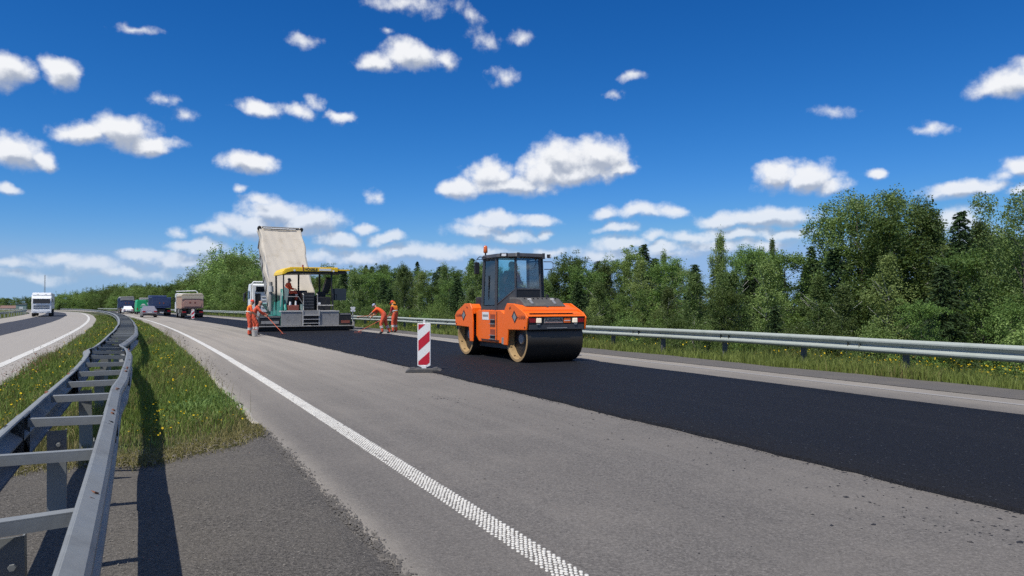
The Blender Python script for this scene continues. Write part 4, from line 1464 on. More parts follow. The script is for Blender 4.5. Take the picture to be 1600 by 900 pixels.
PROTO = {}
for kind, cnt in (('aspen', 4), ('birch', 3), ('spruce', 2), ('bush', 4), ('poplar', 2), ('stem', 3)):
    PROTO[kind] = []
    for k in range(cnt):
        tr_, cr_ = make_tree(kind, 100 + 17 * k + len(kind) * 31)
        PROTO[kind].append((tr_.data, cr_.data))
        bpy.data.objects.remove(tr_)
        bpy.data.objects.remove(cr_)
TNAME = {'aspen': 'aspen_tree', 'birch': 'birch_tree', 'spruce': 'spruce_tree', 'bush': 'willow_bush', 'poplar': 'poplar_tree', 'stem': 'birch_tree'}
TH = {'aspen': 7.0, 'birch': 7.0, 'spruce': 7.0, 'bush': 3.0, 'poplar': 7.0, 'stem': 7.0}
TGROUP = {'aspen': 'broad-leaved trees of the roadside wood', 'birch': 'slender birches of the roadside wood', 'spruce': 'dark conifers of the roadside wood',
          'bush': 'bushes along the edge of the wood', 'poplar': 'tall trees of the roadside wood', 'stem': 'slender birches of the roadside wood'}
TLOOK = {'aspen': 'rounded broad-leaved tree', 'birch': 'pale narrow birch', 'spruce': 'dark pointed conifer', 'bush': 'light green willow bush', 'poplar': 'full-crowned tree', 'stem': 'thin birch with bare pale trunk'}
PLACE = [(60, 'at the far left end of the wood'), (180, 'of the distant wood left of the truck queue'), (330, 'behind the queue of waiting trucks'), (420, 'beside the raised tipper bed'), (550, 'behind the paver'),
         (640, 'behind the two workers right of the paver'), (750, 'between those workers and the roller'), (870, 'behind the roller'), (960, 'just right of the roller'),
         (1060, 'near the high conifer right of the roller'), (1170, 'beside the thin ragged birch in the right half'), (1290, 'left of the tallest tree'), (1420, 'below and around the tallest tree'),
         (1520, 'near the lone conifer at far right'), (9999, 'at the right edge of the picture')]


def tree_label(kind, s, t, H):
    x = bearing(s, t)[0]
    place = next(w for lim, w in PLACE if x < lim)
    row = 'front-row ' if t < 21 and kind != 'bush' else ('back-row ' if t > 28 else '')
    if kind == 'bush':
        row = 'low ' if H < 2.1 else 'taller '
    return row + TLOOK[kind] + ' ' + place


def plant(kind, s, t, H, wide=1.0, label=None, var=None):
    k = random.randrange(len(PROTO[kind])) if var is None else var
    tm, cm = PROTO[kind][k]
    z = float(ground_z(np.array([s]), np.array([t]))[0])
    sc = H / TH[kind]
    e = thing(TNAME[kind], label or tree_label(kind, s, t, H), 'bush' if kind == 'bush' else 'tree', rpos(s, t, z), random.random() * 6.28, TGROUP[kind])
    e.scale = (sc * wide, sc * wide, sc)
    for nm, me in (('trunk', tm), ('crown', cm)):
        o = bpy.data.objects.new(nm, me)
        COL.objects.link(o)
        o.parent = e
    return e


def bearing(s, t):
    p = rpos(s, t)
    return 800 + 1130 * p.x / max(p.y, 1), p


# how high the wood stands, seen along each bearing: the wood grows lower towards the curve
FX = [-400, 0, 60, 130, 180, 240, 300, 330, 350, 385, 410, 480, 520, 600, 720, 860, 900, 1000, 1060, 1100, 1200, 1280, 1300, 1330, 1400, 1430, 1480, 1540, 1600, 2200]
FY = [466, 466, 464, 458, 447, 447, 440, 425, 404, 404, 420, 428, 418, 411, 413, 416, 411, 404, 410, 406, 398, 397, 372, 346, 346, 362, 350, 362, 345, 330]


def wood_height(s, t):
    x, p = bearing(s, t)
    gz = float(ground_z(np.array([s]), np.array([t]))[0]) + float(np.interp(s, SA, ZA))
    top = 1.5 + (474.5 - float(np.interp(x, FX, FY))) * p.y / 1130
    return top - gz, x, p.y


for row, t0 in enumerate((19.5, 22.5, 26.0, 30.5, 36.0, 43.0)):
    s = 1.0 + row * 0.9
    while s < 600:
        ss = s + random.uniform(-.6, .6)
        tt = t0 + random.uniform(-1.2, 1.2)
        H, x, y = wood_height(ss, tt)
        step = 2.15 * (1 + s / 55) * (1.0 if row < 3 else 1.25)
        s += min(step, 10.0 if s > 300 else 99) * random.uniform(.8, 1.2)
        if y < 3 or (ss > 385 and tt < 33):
            continue
        if row == 0:
            H *= random.uniform(.58, .90)
        elif row == 1:
            H *= random.uniform(.70, .99)
        else:
            H *= random.uniform(.84, 1.06)
        H = max(H, 2.2)
        if x < 420:
            kind = random.choices(['aspen', 'bush', 'birch', 'spruce'], [.55, .25, .12, .08])[0]
        elif x < 760:
            kind = random.choices(['aspen', 'birch', 'spruce', 'stem'], [.36, .30, .20, .14])[0]
        else:
            kind = random.choices(['aspen', 'birch', 'spruce', 'poplar', 'stem'], [.36, .25, .20, .05, .14])[0]
        wide = min(1.25, max(.8, 1.15 * 7 / max(H, 5.6))) if kind != 'bush' else 0.9
        if ss > 120:
            wide = 1.35
        plant(kind, ss, tt, H, wide * random.uniform(.9, 1.1))
for row, t0 in enumerate((15.6, 17.4)):
    s = 3.0 + row
    while s < 260:
        tt = t0 + random.uniform(-.5, .7)
        h = random.uniform(1.0, 1.9) + row * .45 + (0.5 if s > 30 else 0)
        if s < 30 and random.random() < .4:
            plant('aspen' if random.random() < .6 else 'birch', s, tt + .8, random.uniform(2.2, 4.0), 1.0)
            s += 1.9
            continue
        if bearing(s, tt)[1].y > 4:
            plant('bush', s + random.uniform(-.5, .5), tt, h, random.uniform(.85, 1.15))
        s += 1.75 * (1 + s / 45) * random.uniform(.75, 1.3)

# trees that stand out against the sky: bearing, height of the tip, distance from the road, kind, width, label
PEAKS = [
    (1350, 305, 27, 'poplar', 1.12, 'tallest broad-crowned tree of the wood at the right, standing above its neighbours', 0),
    (1392, 309, 29, 'poplar', .95, 'full-crowned tree touching the tallest tree on its right side', 1),
    (1312, 332, 27, 'aspen', .95, 'leafy tree leaning against the left side of the tallest tree', 1),
    (1450, 319, 28, 'birch', 1.3, 'loose-crowned birch between the tallest tree and the dark conifer', 0),
    (1503, 325, 26, 'spruce', .95, 'dark pointed conifer standing alone against the sky at the far right', 0),
    (1530, 345, 30, 'birch', 1.0, 'narrow birch just right of the lone dark conifer', 1),
    (1602, 303, 23, 'poplar', .9, 'tree cut off by the right edge of the picture, with branches against the sky', 1),
    (1125, 365, 30, 'birch', .8, 'thin birch with a ragged tip rising left of the tall trees', 2),
    (1207, 374, 33, 'birch', .55, 'sparse thin birch with a bare-looking tip', 1),
    (1180, 385, 29, 'aspen', .85, 'dark leafy tree left of the sparse thin birch', 2),
    (1268, 381, 28, 'spruce', .9, 'slim dark conifer left of the tallest tree', 1),
    (1006, 379, 33, 'spruce', 1.1, 'dark conifer with a high tip right of the road roller', 0),
    (985, 390, 31, 'aspen', .9, 'dark leafy tree just left of the high conifer beside the roller', 0),
    (1037, 393, 33, 'birch', .7, 'slim birch right of the high conifer beside the roller', 2),
    (955, 396, 30, 'aspen', 1.0, 'round-topped tree between the roller and the high conifer', 3),
    (890, 400, 27, 'aspen', 1.1, 'broad leafy tree next to the right side of the roller cab', 1),
    (738, 402, 40, 'spruce', 1.1, 'dark conifer tip left of the roller cab', 1),
    (365, 396, 30, 'aspen', 1.6, 'big round tree left of the raised tipper bed', 3),
    (345, 404, 26, 'bush', 1.1, 'light green bushy willow left of the big round tree', 2),
]
for x, ytop, tt, kind, wide, lb, var in PEAKS:
    lo, hi = 1.0, 300.0
    for _ in range(50):
        mid = (lo + hi) / 2
        if bearing(mid, tt)[0] > x:
            lo = mid
        else:
            hi = mid
    p = rpos(lo, tt)
    gz = float(ground_z(np.array([lo]), np.array([tt]))[0]) + float(np.interp(lo, SA, ZA))
    plant(kind, lo, tt, 1.5 + (474.5 - ytop) * p.y / 1130 - gz, wide, lb, var)

# ================================================================== road roller
# local frame: +Y drives away from the camera along the road, -Y is the near end, -X the near side
def drum(parent, y, near):
    R, W = 0.61, 0.84
    d = MB().lathe([(R - .012, -W), (R, -W + .012), (R, W - .012), (R - .012, W)], (0, y, R), 'x', 56).build('drum', M['steel_dark'], parent, smooth=40)
    for sgn in (-1, 1):
        MB().lathe([(R - .010, sgn * (W + .001)), (R - .075, sgn * (W + .001)), (R - .085, sgn * (W - .02)), (R - .095, sgn * (W - .20))], (0, y, R), 'x', 56).build('rim', M['tan'], d, smooth=40)
        MB().lathe([(R - .090, sgn * (W - .20)), (.30, sgn * (W - .17)), (.0, sgn * (W - .16))], (0, y, R), 'x', 40).build('side_plate', M['black'], d, smooth=40)
        MB().lathe([(.0, sgn * (W - .12)), (.12, sgn * (W - .12)), (.135, sgn * (W - .135)), (.14, sgn * (W - .17))], (0, y, R), 'x', 20).build('hub', M['hub'], d, smooth=40)
        # lugs on the inner rim
        mb = MB()
        for k in range(10):
            a = k * math.pi / 5 + .2
            mb.box((sgn * (W - .07), y + math.cos(a) * (R - .094), R + math.sin(a) * (R - .094)), (.05, .035, .035), (a, 0, 0))
        mb.build('lug', M['tan'], d)
    return d


def roller():
    h = rhead(19)
    c = rpos(19.0, 6.30 + 0.82, 0.034)
    r = thing('road_roller', 'orange tandem road roller with dark cab on the fresh asphalt', 'road roller', c, h)
    YC = 1.68
    drum(r, -YC, True)
    drum(r, YC, False)
    for e in (-1, 1):                       # e = -1 near module, +1 far module
        def Y(v):
            return e * v
        # side fenders: five-sided panels over the upper half of the drum
        out = [(Y(2.32), 0.86), (Y(2.38), 1.18), (Y(2.24), 1.30), (Y(1.62), 1.545), (Y(1.22), 1.55), (Y(1.08), 1.40), (Y(1.02), 1.0), (Y(1.02), 0.42), (Y(1.24), 0.42), (Y(1.30), 0.84)]
        for sx in (-1, 1):
            p = MB().prism(out, 'x', sx * 0.855, sx * 0.905).build('fender', M['orange'], r, bevel=0.018)
            # diamond inspection hole with a grey disc behind
            dm = [(Y(1.70), 1.02), (Y(1.52), 1.20), (Y(1.66), 1.36), (Y(1.84), 1.18)]
            MB().prism(dm, 'x', sx * 0.901, sx * 0.910).build('emblem', M['black'], p)
            dm2 = [(Y(1.70), 1.07), (Y(1.58), 1.19), (Y(1.67), 1.30), (Y(1.78), 1.18)]
            MB().prism(dm2, 'x', sx * 0.909, sx * 0.914).build('emblem_core', M['hub'], p)
            text('HAMM', 0.15, (sx * 0.9065, Y(2.06), 1.18), (math.pi / 2, 0, -sx * -math.pi / 2), M['inkred'], p, bold=0.003)
            MB().box((sx * 0.907, Y(1.42), 1.43), (.012, .10, .045), (0.35 * e, 0, 0)).build('latch_slot', M['inkred'], p)
            MB().cyl((sx * .90, Y(2.25), .93), (sx * .915, Y(2.25), .93), .022, n=10).build('bolt', M['black'], p)
        # bodywork between the fenders
        top = [(Y(2.36), 1.22), (Y(2.26), 1.285), (Y(2.02), 1.33), (Y(2.00), 1.39), (Y(1.60), 1.50), (Y(1.22), 1.535), (Y(1.06), 1.42), (Y(1.03), 1.24), (Y(2.36), 1.24 - .04)]
        MB().prism(top, 'x', -0.852, 0.852).build('hood', M['orange'], r, bevel=0.015)
        MB().span((-0.85, min(Y(2.33), Y(2.25)), 1.0), (0.85, max(Y(2.33), Y(2.25)), 1.20)).build('light_panel', M['black'], r, bevel=.01)
        MB().span((-.80, min(Y(1.03), Y(2.30)), 1.21), (.80, max(Y(1.03), Y(2.30)), 1.27)).build('hood_floor', M['black'], r)
        bar = MB()
        bar.span((-0.83, min(Y(2.34), Y(2.22)), 0.87), (0.83, max(Y(2.34), Y(2.22)), 1.0))
        bm_ = bar.build('scraper_bar', M['cabgrey'], r, bevel=.008)
        MB().span((-.30, min(Y(2.345), Y(2.355)), .905), (.30, max(Y(2.345), Y(2.355)), .918)).build('strip', M['plate_light'], bm_)
        # rear lamps, work lamps and plates on the end panel
        yy = 2.335
        for sx in (-1, 1):
            MB().box((sx * .73, Y(yy), 1.105), (.20, .03, .11)).build('tail_lamp', M['lamp_red'], r, bevel=.008)
            MB().box((sx * .545, Y(yy + .005), 1.105), (.145, .045, .12)).build('headlamp', M['lamp_on'] if e < 0 else M['lamp_clear'], r, bevel=.012)
            MB().box((sx * .56, Y(yy), 1.01), (.09, .05, .03)).build('bracket', M['hub'], r)
        sg_ = MB().box((-.10, Y(yy), 1.105), (.56, .016, .15)).build('name_board', M['plate'], r, bevel=.004)
        text('Autostrada', 0.118, (-.10, Y(yy + .0095), 1.122), (math.pi / 2, 0, 0 if e < 0 else math.pi), M['ink'], sg_, bold=0.004)
        MB().box((-.10, Y(yy + .009), 1.055), (.52, .006, .022)).build('name_line', M['tippink'], sg_)
        MB().box((.31, Y(yy), 1.105), (.20, .02, .13)).build('orange_plate', M['orange'], r, bevel=.006)
        MB().box((.31, Y(yy + .011), 1.10), (.18, .006, .018)).build('strip', M['sticker'], r)
        if e < 0:
            dm = [(-.04, 0), (0, -.03), (.04, 0), (0, .03)]
            lg = MB().prism([(-.045, 0), (0, -.035), (.045, 0), (0, .035)], 'z', 0, .006).build('emblem', M['capnavy'], r)
            lg.location = (0.02, -1.80, 1.457)
            lg.rotation_euler = (0.27, 0, 0)
            # dark engine cover with two latches behind the cab
            cov = MB().prism([(-1.78, 1.475), (-1.42, 1.68), (-1.10, 1.71), (-.78, 1.71), (-.78, 1.36), (-1.60, 1.36)], 'x', -.62, .62).build('engine_cover', M['darkhood'], r, bevel=.03)
            for sx in (-.36, .34):
                la = MB().box((sx, -1.60, 1.59), (.075, .20, .02), (.55, 0, 0)).build('latch', M['hub'], cov, bevel=.004)
                MB().box((sx, -1.50, 1.655), (.10, .06, .03), (.55, 0, 0)).build('catch', M['plate_light'], cov)
            for k in range(8):
                MB().box((-.48 + k * .137, -1.44, 1.684), (.03, .04, .012), (.3, 0, 0)).build('vent', M['black'], cov)
            MB().cyl((.42, -1.10, 1.70), (.42, -1.10, 1.80), .05, .045, 14).build('filler_cap', M['black'], r, smooth=40)
            # shadow line of the hood recess, painted as a dark orange strip
            MB().span((-.78, -2.305, 1.288), (.52, -2.05, 1.30)).build('shadow_strip', M['inkred'], r)
        else:
            MB().span((-.60, .98, 1.40), (.60, 1.50, 1.74)).build('rear_cover', M['black'], r, bevel=.03)
    # articulated middle: orange tank with steps
    mid = MB().prism([(-.98, .52), (-.80, .44), (.80, .44), (1.0, .60), (1.0, 1.30), (.82, 1.36), (-.62, 1.36), (-.98, 1.22)], 'x', -.80, .80).build('tank', M['orange'], r, bevel=.02)
    MB().span((-.70, -.95, .30), (.70, .95, .445)).build('belly_plate', M['black'], r)
    MB().span((-.812, -.42, .46), (-.802, -.40, 1.32)).build('panel_seam', M['black'], mid)
    for z0, z1 in ((1.10, 1.24), (.98, 1.07), (.66, .82), (.55, .64)):
        MB().span((-.806, -.30, z0), (-.798, .02, z1)).build('step_recess', M['inkred'] if z0 in (1.10, .66) else M['black'], mid)
        MB().span((-.845, -.31, z0 - .018), (-.80, .03, z0)).build('step', M['hub'], mid)
    st = MB().span((-.806, .12, 1.08), (-.799, .56, 1.30)).build('notice', M['sticker'], mid)
    MB().span((-.809, .16, 1.17), (-.805, .52, 1.23)).build('notice_print', M['tipgrey'], st)
    MB().span((-.83, -.55, .50), (-.79, .60, .525)).build('foot_rail', M['black'], mid)
    MB().span((-.88, -1.02, .44), (-.80, -.86, .62)).build('hinge_cover', M['plate'], r)
    MB().cyl((-.75, -.90, 1.30), (-.75, -.90, 1.42), .04, n=10).build('red_cap', M['lamp_red'], r)
    # cab -----------------------------------------------------------------
    zb, zg, zt = 1.36, 1.93, 2.82       # floor, front sill, underside of roof
    plan = [(-.40, -.80), (.40, -.80), (.76, -.28), (.76, .62), (-.76, .62), (-.76, -.28)]
    planT = [(-.38, -.72), (.38, -.72), (.72, -.24), (.72, .58), (-.72, .58), (-.72, -.24)]
    cab = MB().prism(plan, 'z', zb, zb + .12).build('cab_floor', M['cabgrey'], r, bevel=.01)

    def pp(i, z, push=0.0):
        f = (z - zb) / (zt - zb)
        x = plan[i][0] * (1 - f) + planT[i][0] * f
        y = plan[i][1] * (1 - f) + planT[i][1] * f
        return Vector((x * (1 + push), y * (1 + push), z))
    for i in range(6):
        wdt = (.035, .035, .05, .05, .05, .05)[i]
        MB().tube([pp(i, zb), pp(i, zt + .03)], wdt, 6).build('pillar', M['cabgrey'], r, smooth=30)
    # sloping lower flank below the front side window
    for sx, (i, j) in ((-1, (0, 5)), (1, (1, 2))):
        a, b_ = pp(i, zb), pp(j, zb)
        MB().pane([a, b_, b_ + Vector((0, 0, .10)), pp(i, zg)], .03).build('lower_flank', M['cabgrey'], r)
        MB().pane([pp(j, zb + .16), pp(i, zg + .05), pp(i, zt), pp(j, zt)], .01).build('side_window', M['cabglass'], r)
        k = 4 if sx < 0 else 3
        MB().pane([pp(j, zb + .14), pp(k, zb + .14), pp(k, zt), pp(j, zt)], .01).build('door_window', M['cabglass'], r)
        MB().tube([pp(j, zb + .14), pp(i, zg + .02)], .022, 6).build('window_bar', M['cabgrey'], r)
        MB().tube([pp(j, zt - .02, .01), pp(k, zt - .02, .01)], .028, 6).build('window_bar', M['cabgrey'], r)
        mid_j = pp(j, 2.0, .02).lerp(pp(k, 2.0, .02), .55)
        MB().tube([mid_j + Vector((0, 0, -.35)), mid_j + Vector((0, 0, .35))], .012, 6).build('grab_handle', M['black'], r)
    MB().pane([pp(0, zb + .10), pp(1, zb + .10), pp(1, zg), pp(0, zg)], .03).build('front_apron', M['black'], r)
    MB().pane([pp(0, zg + .03), pp(1, zg + .03), pp(1, zt), pp(0, zt)], .01).build('front_window', M['clearglass'], r)
    MB().tube([pp(0, zg + .01), pp(1, zg + .01)], .03, 6).build('window_bar', M['cabgrey'], r)
    MB().pane([pp(3, zb + .22), pp(4, zb + .22), pp(4, zt), pp(3, zt)], .01).build('back_window', M['clearglass'], r)
    MB().pane([pp(3, zb), pp(4, zb), pp(4, zb + .22), pp(3, zb + .22)], .03).build('back_apron', M['cabgrey'], r)
    # opened front side window swung out a little
    MB().tube([pp(0, zg + .10, .03), pp(0, zt - .05, .06)], .022, 6).build('window_frame', M['cabgrey'], r)
    roofp = [(-.44, -.90), (.44, -.90), (.80, -.34), (.80, .66), (-.80, .66), (-.80, -.34)]
    roofT = [(u * .95, v * .95) for u, v in roofp]
    rf = MB().prism(roofp, 'z', zt + .02, zt + .13, roofT).build('cab_roof', M['cabgrey'], r, bevel=.02)
    for sx in (-1, 1):
        lam = MB().box((sx * .72, -.68, zt + .075), (.20, .10, .10), (0, 0, sx * .95)).build('work_lamp', M['black'], rf, bevel=.01)
        MB().box((sx * .745, -.735, zt + .07), (.14, .02, .07), (0, 0, sx * .95)).build('lamp_lens', M['lamp_clear'], lam)
        MB().box((sx * .40, -.935, zt + .06), (.07, .035, .15)).build('roof_rib', M['cabgrey'], rf)
    # beacon
    bc = MB().cyl((-.70, .56, zt + .12), (-.70, .56, zt + .21), .022, n=10).build('beacon_stem', M['black'], r)
    MB().lathe([(.0, .22), (.035, .215), (.055, .19), (.06, .10), (.062, .02), (.045, .0)], (-.70, .56, zt + .20), 'z', 16).build('beacon_lens', M['amber'], bc, smooth=50)
    # mirrors
    mr = MB().tube([(-.80, .30, zt + .05), (-1.05, .22, zt + .06), (-1.16, .16, zt - .02), (-1.16, .16, zt - .12)], .013, 6).build('mirror_arm', M['black'], r)
    MB().tube([(-.80, .30, zt - .02), (-1.12, .20, zt - .02)], .010, 6).build('mirror_brace', M['black'], mr)
    MB().box((-1.16, .16, zt - .27), (.15, .07, .34)).build('mirror', M['black'], mr, bevel=.02)
    MB().tube([(.76, -.30, zt - .06), (.98, -.40, zt - .06), (1.01, -.42, zt - .10), (1.01, -.42, zt - .24), (.98, -.40, zt - .28), (.78, -.30, zt - .28)], .013, 6).build('mirror_bracket', M['black'], r)
    # inside
    MB().span((-.30, .05, 1.48), (.24, .50, 1.86)).build('seat', M['black'], r, bevel=.05)
    MB().box((-.03, .50, 2.12), (.50, .12, .62), (.12, 0, 0)).build('backrest', M['black'], r, bevel=.05)
    MB().box((.0, -.52, 1.72), (.46, .22, .46), (-.25, 0, 0)).build('console', M['black'], r, bevel=.03)
    MB().lathe([(.17, -.012), (.185, 0), (.17, .012), (.158, 0), (.17, -.012)], (0, 0, 0), 'z', 20).build('steering_wheel', M['black'], r, smooth=60).location = (-.02, -.36, 1.99)
    MB().tube([(.30, -.55, 2.55), (.34, -.62, 2.70), (.28, -.66, zt)], .02, 6).build('inside_lamp_arm', M['black'], r)
    r.scale = (.965, .965, .965)
    return r


ROLLER = roller()

# ================================================================== striped delineator boards
def delineator(s, t, label, rz, lean=0.0):
    d = thing('delineator_board', label, 'road sign', rpos(s, t, 0.0), rz, 'red and white delineator boards')
    base = MB().prism([(-.40, 0), (.40, 0), (.385, .045), (.30, .085), (-.30, .085), (-.385, .045)], 'y', -.20, .20).build('base', M['rubberbase'], d, bevel=.015)
    for sx in (-1, 1):
        MB().span((sx * .20, -.12, .085), (sx * .30, .12, .10)).build('base_grip', M['rubberbase'], base)
    MB().span((-.05, -.035, .08), (.05, .035, .14)).build('foot', M['white'], d)
    W, z0, z1 = .125, .16, 1.06
    bd = MB().prism([(-W - .02, z0 - .02), (-.05, z0 - .06), (.05, z0 - .06), (W + .02, z0 - .02), (W + .02, z1 + .02), (-W - .02, z1 + .02)], 'y', -.024, .024).build('board', M['white'], d, bevel=.008)
    MB().span((-.022, -.012, z1 + .02), (.022, .012, z1 + .10)).build('lug', M['white'], d)
    # three slanting red bars, clipped to the face
    H = z1 - z0
    for a0, a1 in ((-.10, .245), (.56, .885), (1.20, 1.50)):
        # band between v = a + 0.42*(u+W)/(2W) in units of board width
        k = .225

        def clip(poly, zc, keep_below):
            out = []
            for i in range(len(poly)):
                p, q = poly[i], poly[(i + 1) % len(poly)]
                ip = (p[1] <= zc) == keep_below
                iq = (q[1] <= zc) == keep_below
                if ip:
                    out.append(p)
                if ip != iq:
                    f = (zc - p[1]) / (q[1] - p[1])
                    out.append((p[0] + (q[0] - p[0]) * f, zc))
            return out
        poly = [(-W, z0 + (a0 - .14) * H / 1.25), (W, z0 + (a0 - .14) * H / 1.25 + k), (W, z0 + (a1 - .14) * H / 1.25 + k), (-W, z0 + (a1 - .14) * H / 1.25)]
        poly = clip(clip(poly, z1, True), z0, False)
        for yy in (-1, 1):
            MB().prism([(u * (1 if yy < 0 else 1), v) for u, v in poly], 'y', yy * .0235, yy * .0265).build('red_stripe', M['red'], bd)
    d.rotation_euler = (lean, 0, rz)
    return d


delineator(16.3, 3.42, 'red and white striped board on a rubber foot in front of the roller', 0.05, 0.01)
delineator(84, 4.25, 'small far striped board in front of the reddish tipper', 0.35)

# ================================================================== wheels and trucks
def wheel(parent, x, y, R=0.5, w=0.30, rim=None, name='wheel'):
    o = MB().lathe([(R * .62, -w / 2), (R * .95, -w / 2), (R, -w / 2 + .03), (R, w / 2 - .03), (R * .95, w / 2), (R * .62, w / 2)], (x, y, R), 'x', 24).build(name, M['tyre'], parent, smooth=40)
    s_ = -1 if x < 0 else 1
    MB().lathe([(R * .63, s_ * w * .50), (R * .58, s_ * w * .42), (R * .30, s_ * w * .15), (R * .26, s_ * w * .45), (0, s_ * w * .47)], (x, y, R), 'x', 20).build('rim', rim or M['hub'], o, smooth=40)
    return o


def truck_cab(parent, y0, y1, z0, z1, W, mat, facing=1, light=True, glassmat=None):
    """boxy forward-control cab; windscreen at the y1 end (facing=1)"""
    g = glassmat or M['darkglass']
    f = facing
    L = abs(y1 - y0)

    def Y(u):           # u = 0 rear wall, 1 windscreen end
        return y0 + (y1 - y0) * u
    prof = [(Y(0), z0), (Y(1), z0), (Y(1.0), z0 + (z1 - z0) * .42), (Y(.93), z0 + (z1 - z0) * .80), (Y(.78), z1), (Y(.05), z1), (Y(0), z1 - .12)]
    c = MB().prism(prof, 'x', -W / 2, W / 2).build('cab', mat, parent, bevel=.06)
    e = .015 * (1 if y1 > y0 else -1)
    MB().pane([(-W * .44, Y(1.0) + e, z0 + (z1 - z0) * .44), (W * .44, Y(1.0) + e, z0 + (z1 - z0) * .44), (W * .42, Y(.935) + e, z0 + (z1 - z0) * .78), (-W * .42, Y(.935) + e, z0 + (z1 - z0) * .78)], .02).build('windscreen', g, c)
    for sx in (-1, 1):
        MB().pane([(sx * (W / 2 + .006), Y(.93), z0 + (z1 - z0) * .45), (sx * (W / 2 + .006), Y(.45), z0 + (z1 - z0) * .45), (sx * (W / 2 + .006), Y(.45), z0 + (z1 - z0) * .75), (sx * (W / 2 + .006), Y(.88), z0 + (z1 - z0) * .75)], .012).build('side_window', g, c)
        mr = MB().box((sx * (W / 2 + .16), Y(.92), z0 + (z1 - z0) * .60), (.10, .10, .42)).build('mirror', M['black'], c, bevel=.02)
        MB().tube([(sx * W / 2, Y(.92), z0 + (z1 - z0) * .72), (sx * (W / 2 + .16), Y(.92), z0 + (z1 - z0) * .70)], .02, 6).build('mirror_arm', M['black'], mr)
    for k in range(4):
        MB().span((-W * .40, min(Y(1.0), Y(1.0) + e * 1.6), z0 + .20 + k * .155), (W * .40, max(Y(1.0), Y(1.0) + e * 1.6), z0 + .275 + k * .155)).build('grille_slot', M['tipgrey'] if k % 2 else M['black'], c)
    # bumper below
    bp = MB().span((-W / 2, min(Y(.70), Y(1.03)), z0 - .42), (W / 2, max(Y(.70), Y(1.03)), z0 + .02)).build('bumper', mat, parent, bevel=.05)
    for sx in (-1, 1):
        MB().span((sx * W * .34 - .16, min(Y(1.03), Y(1.03) + e * 2), z0 - .30), (sx * W * .34 + .16, max(Y(1.03), Y(1.03) + e * 2), z0 - .12)).build('headlamp', M['lamp_clear'], bp)
    MB().span((-.26, min(Y(1.03), Y(1.03) + e * 1.5), z0 - .34), (.26, max(Y(1.03), Y(1.03) + e * 1.5), z0 - .23)).build('number_plate', M['sticker'], bp)
    return c


def tip_bed(parent, mat, ribmat, L=5.8, W=2.5, H=1.45, tail=None):
    """open steel tipper bed; its own origin is the rear hinge"""
    t_ = 0.05
    b = MB()
    b.span((-W / 2, 0, 0), (W / 2, L, t_))
    b.span((-W / 2, 0, t_ - .002), (-W / 2 + t_, L, H))
    b.span((W / 2 - t_, 0, t_ - .002), (W / 2, L, H))
    b.span((-W / 2 + t_, L - t_, t_ - .002), (W / 2 - t_, L, H + .25))
    bed = b.build('bed', mat, parent, bevel=.01)
    for sx in (-1, 1):
        for k in range(6):
            y = .35 + k * (L - .7) / 5
            MB().span((sx * (W / 2 - .002), y - .05, .05), (sx * (W / 2 + .06), y + .05, H - .05)).build('side_rib', ribmat, bed)
        MB().span((sx * (W / 2 - .02), .02, H - .01), (sx * (W / 2 + .07), L - .02, H + .10)).build('top_rail', ribmat, bed, bevel=.01)
    tg = MB().span((-W / 2 + .02, -.05, .10), (W / 2 - .02, -.004, H - .05)).build('tailgate', tail or mat, bed, bevel=.01)
    # pressed panel on the tailgate with chamfered corners
    MB().prism([(-W * .40, .24), (W * .40, .24), (W * .42, H * .45), (W * .33, H * .68), (-W * .33, H * .68), (-W * .42, H * .45)], 'y', -.085, -.048).build('tailgate_panel', M['tippink'] if mat in (M['tippink'], M['tipbeige']) else ribmat, tg, bevel=.02)
    for sx in (-.28, .28):
        MB().span((sx - .09, -.10, H * .42), (sx + .09, -.082, H * .55)).build('tailgate_slot', M['redbrown'], tg)
    MB().tube([(-W / 2 - .02, -.02, H - .06), (W / 2 + .02, -.02, H - .06)], .035, 8).build('hinge_bar', ribmat, bed)
    return bed


def truck_chassis(parent, L, W=2.45, axles=(0.9, 2.25, 6.2), R=.5, rim=None):
    ch = MB()
    ch.span((-.45, -.2, .55), (.45, L, .95))
    c = ch.build('chassis', M['black'], parent)
    for y in axles:
        for sx in (-1, 1):
            wheel(parent, sx * (W / 2 - .17), y, R, .34 if y > 4 else .5, rim)
        MB().span((-W / 2 + .3, y - .08, R - .08), (W / 2 - .3, y + .08, R + .08)).build('axle', M['black'], parent)
    for sx in (-1, 1):
        MB().span((sx * W * .5 - sx * .34, 3.1, .5), (sx * W * .5 - sx * .02, 4.6, 1.0)).build('side_tank', M['plate'], parent, bevel=.05)
        MB().span((sx * W * .40 - .22, -.30, .62), (sx * W * .40 + .22, -.22, .80)).build('tail_lamp', M['lamp_red'], parent)
        MB().span((sx * W * .36 - .28, .20, .25), (sx * W * .36 + .28, .23, .85)).build('mud_flap', M['black'], parent)
    bb = MB().span((-W / 2 + .08, -.32, .45), (W / 2 - .08, -.24, .60)).build('underrun_bar', M['black'], parent)
    MB().span((-.26, -.335, .47), (.26, -.318, .58)).build('number_plate', M['sticker'], bb)
    return c


# tipper feeding the paver, bed raised and covered with a beige tarpaulin
tp_ = thing('tipper_truck', 'white tipper with raised beige tarpaulin-covered bed in front of the paver', 'truck', rpos(48.3, 6.45, 0.0), rhead(51))
truck_chassis(tp_, 7.6, axles=(0.9, 2.25, 6.3, 5.0))
truck_cab(tp_, 6.0, 8.0, 1.05, 3.0, 2.5, M['bluewhite'])
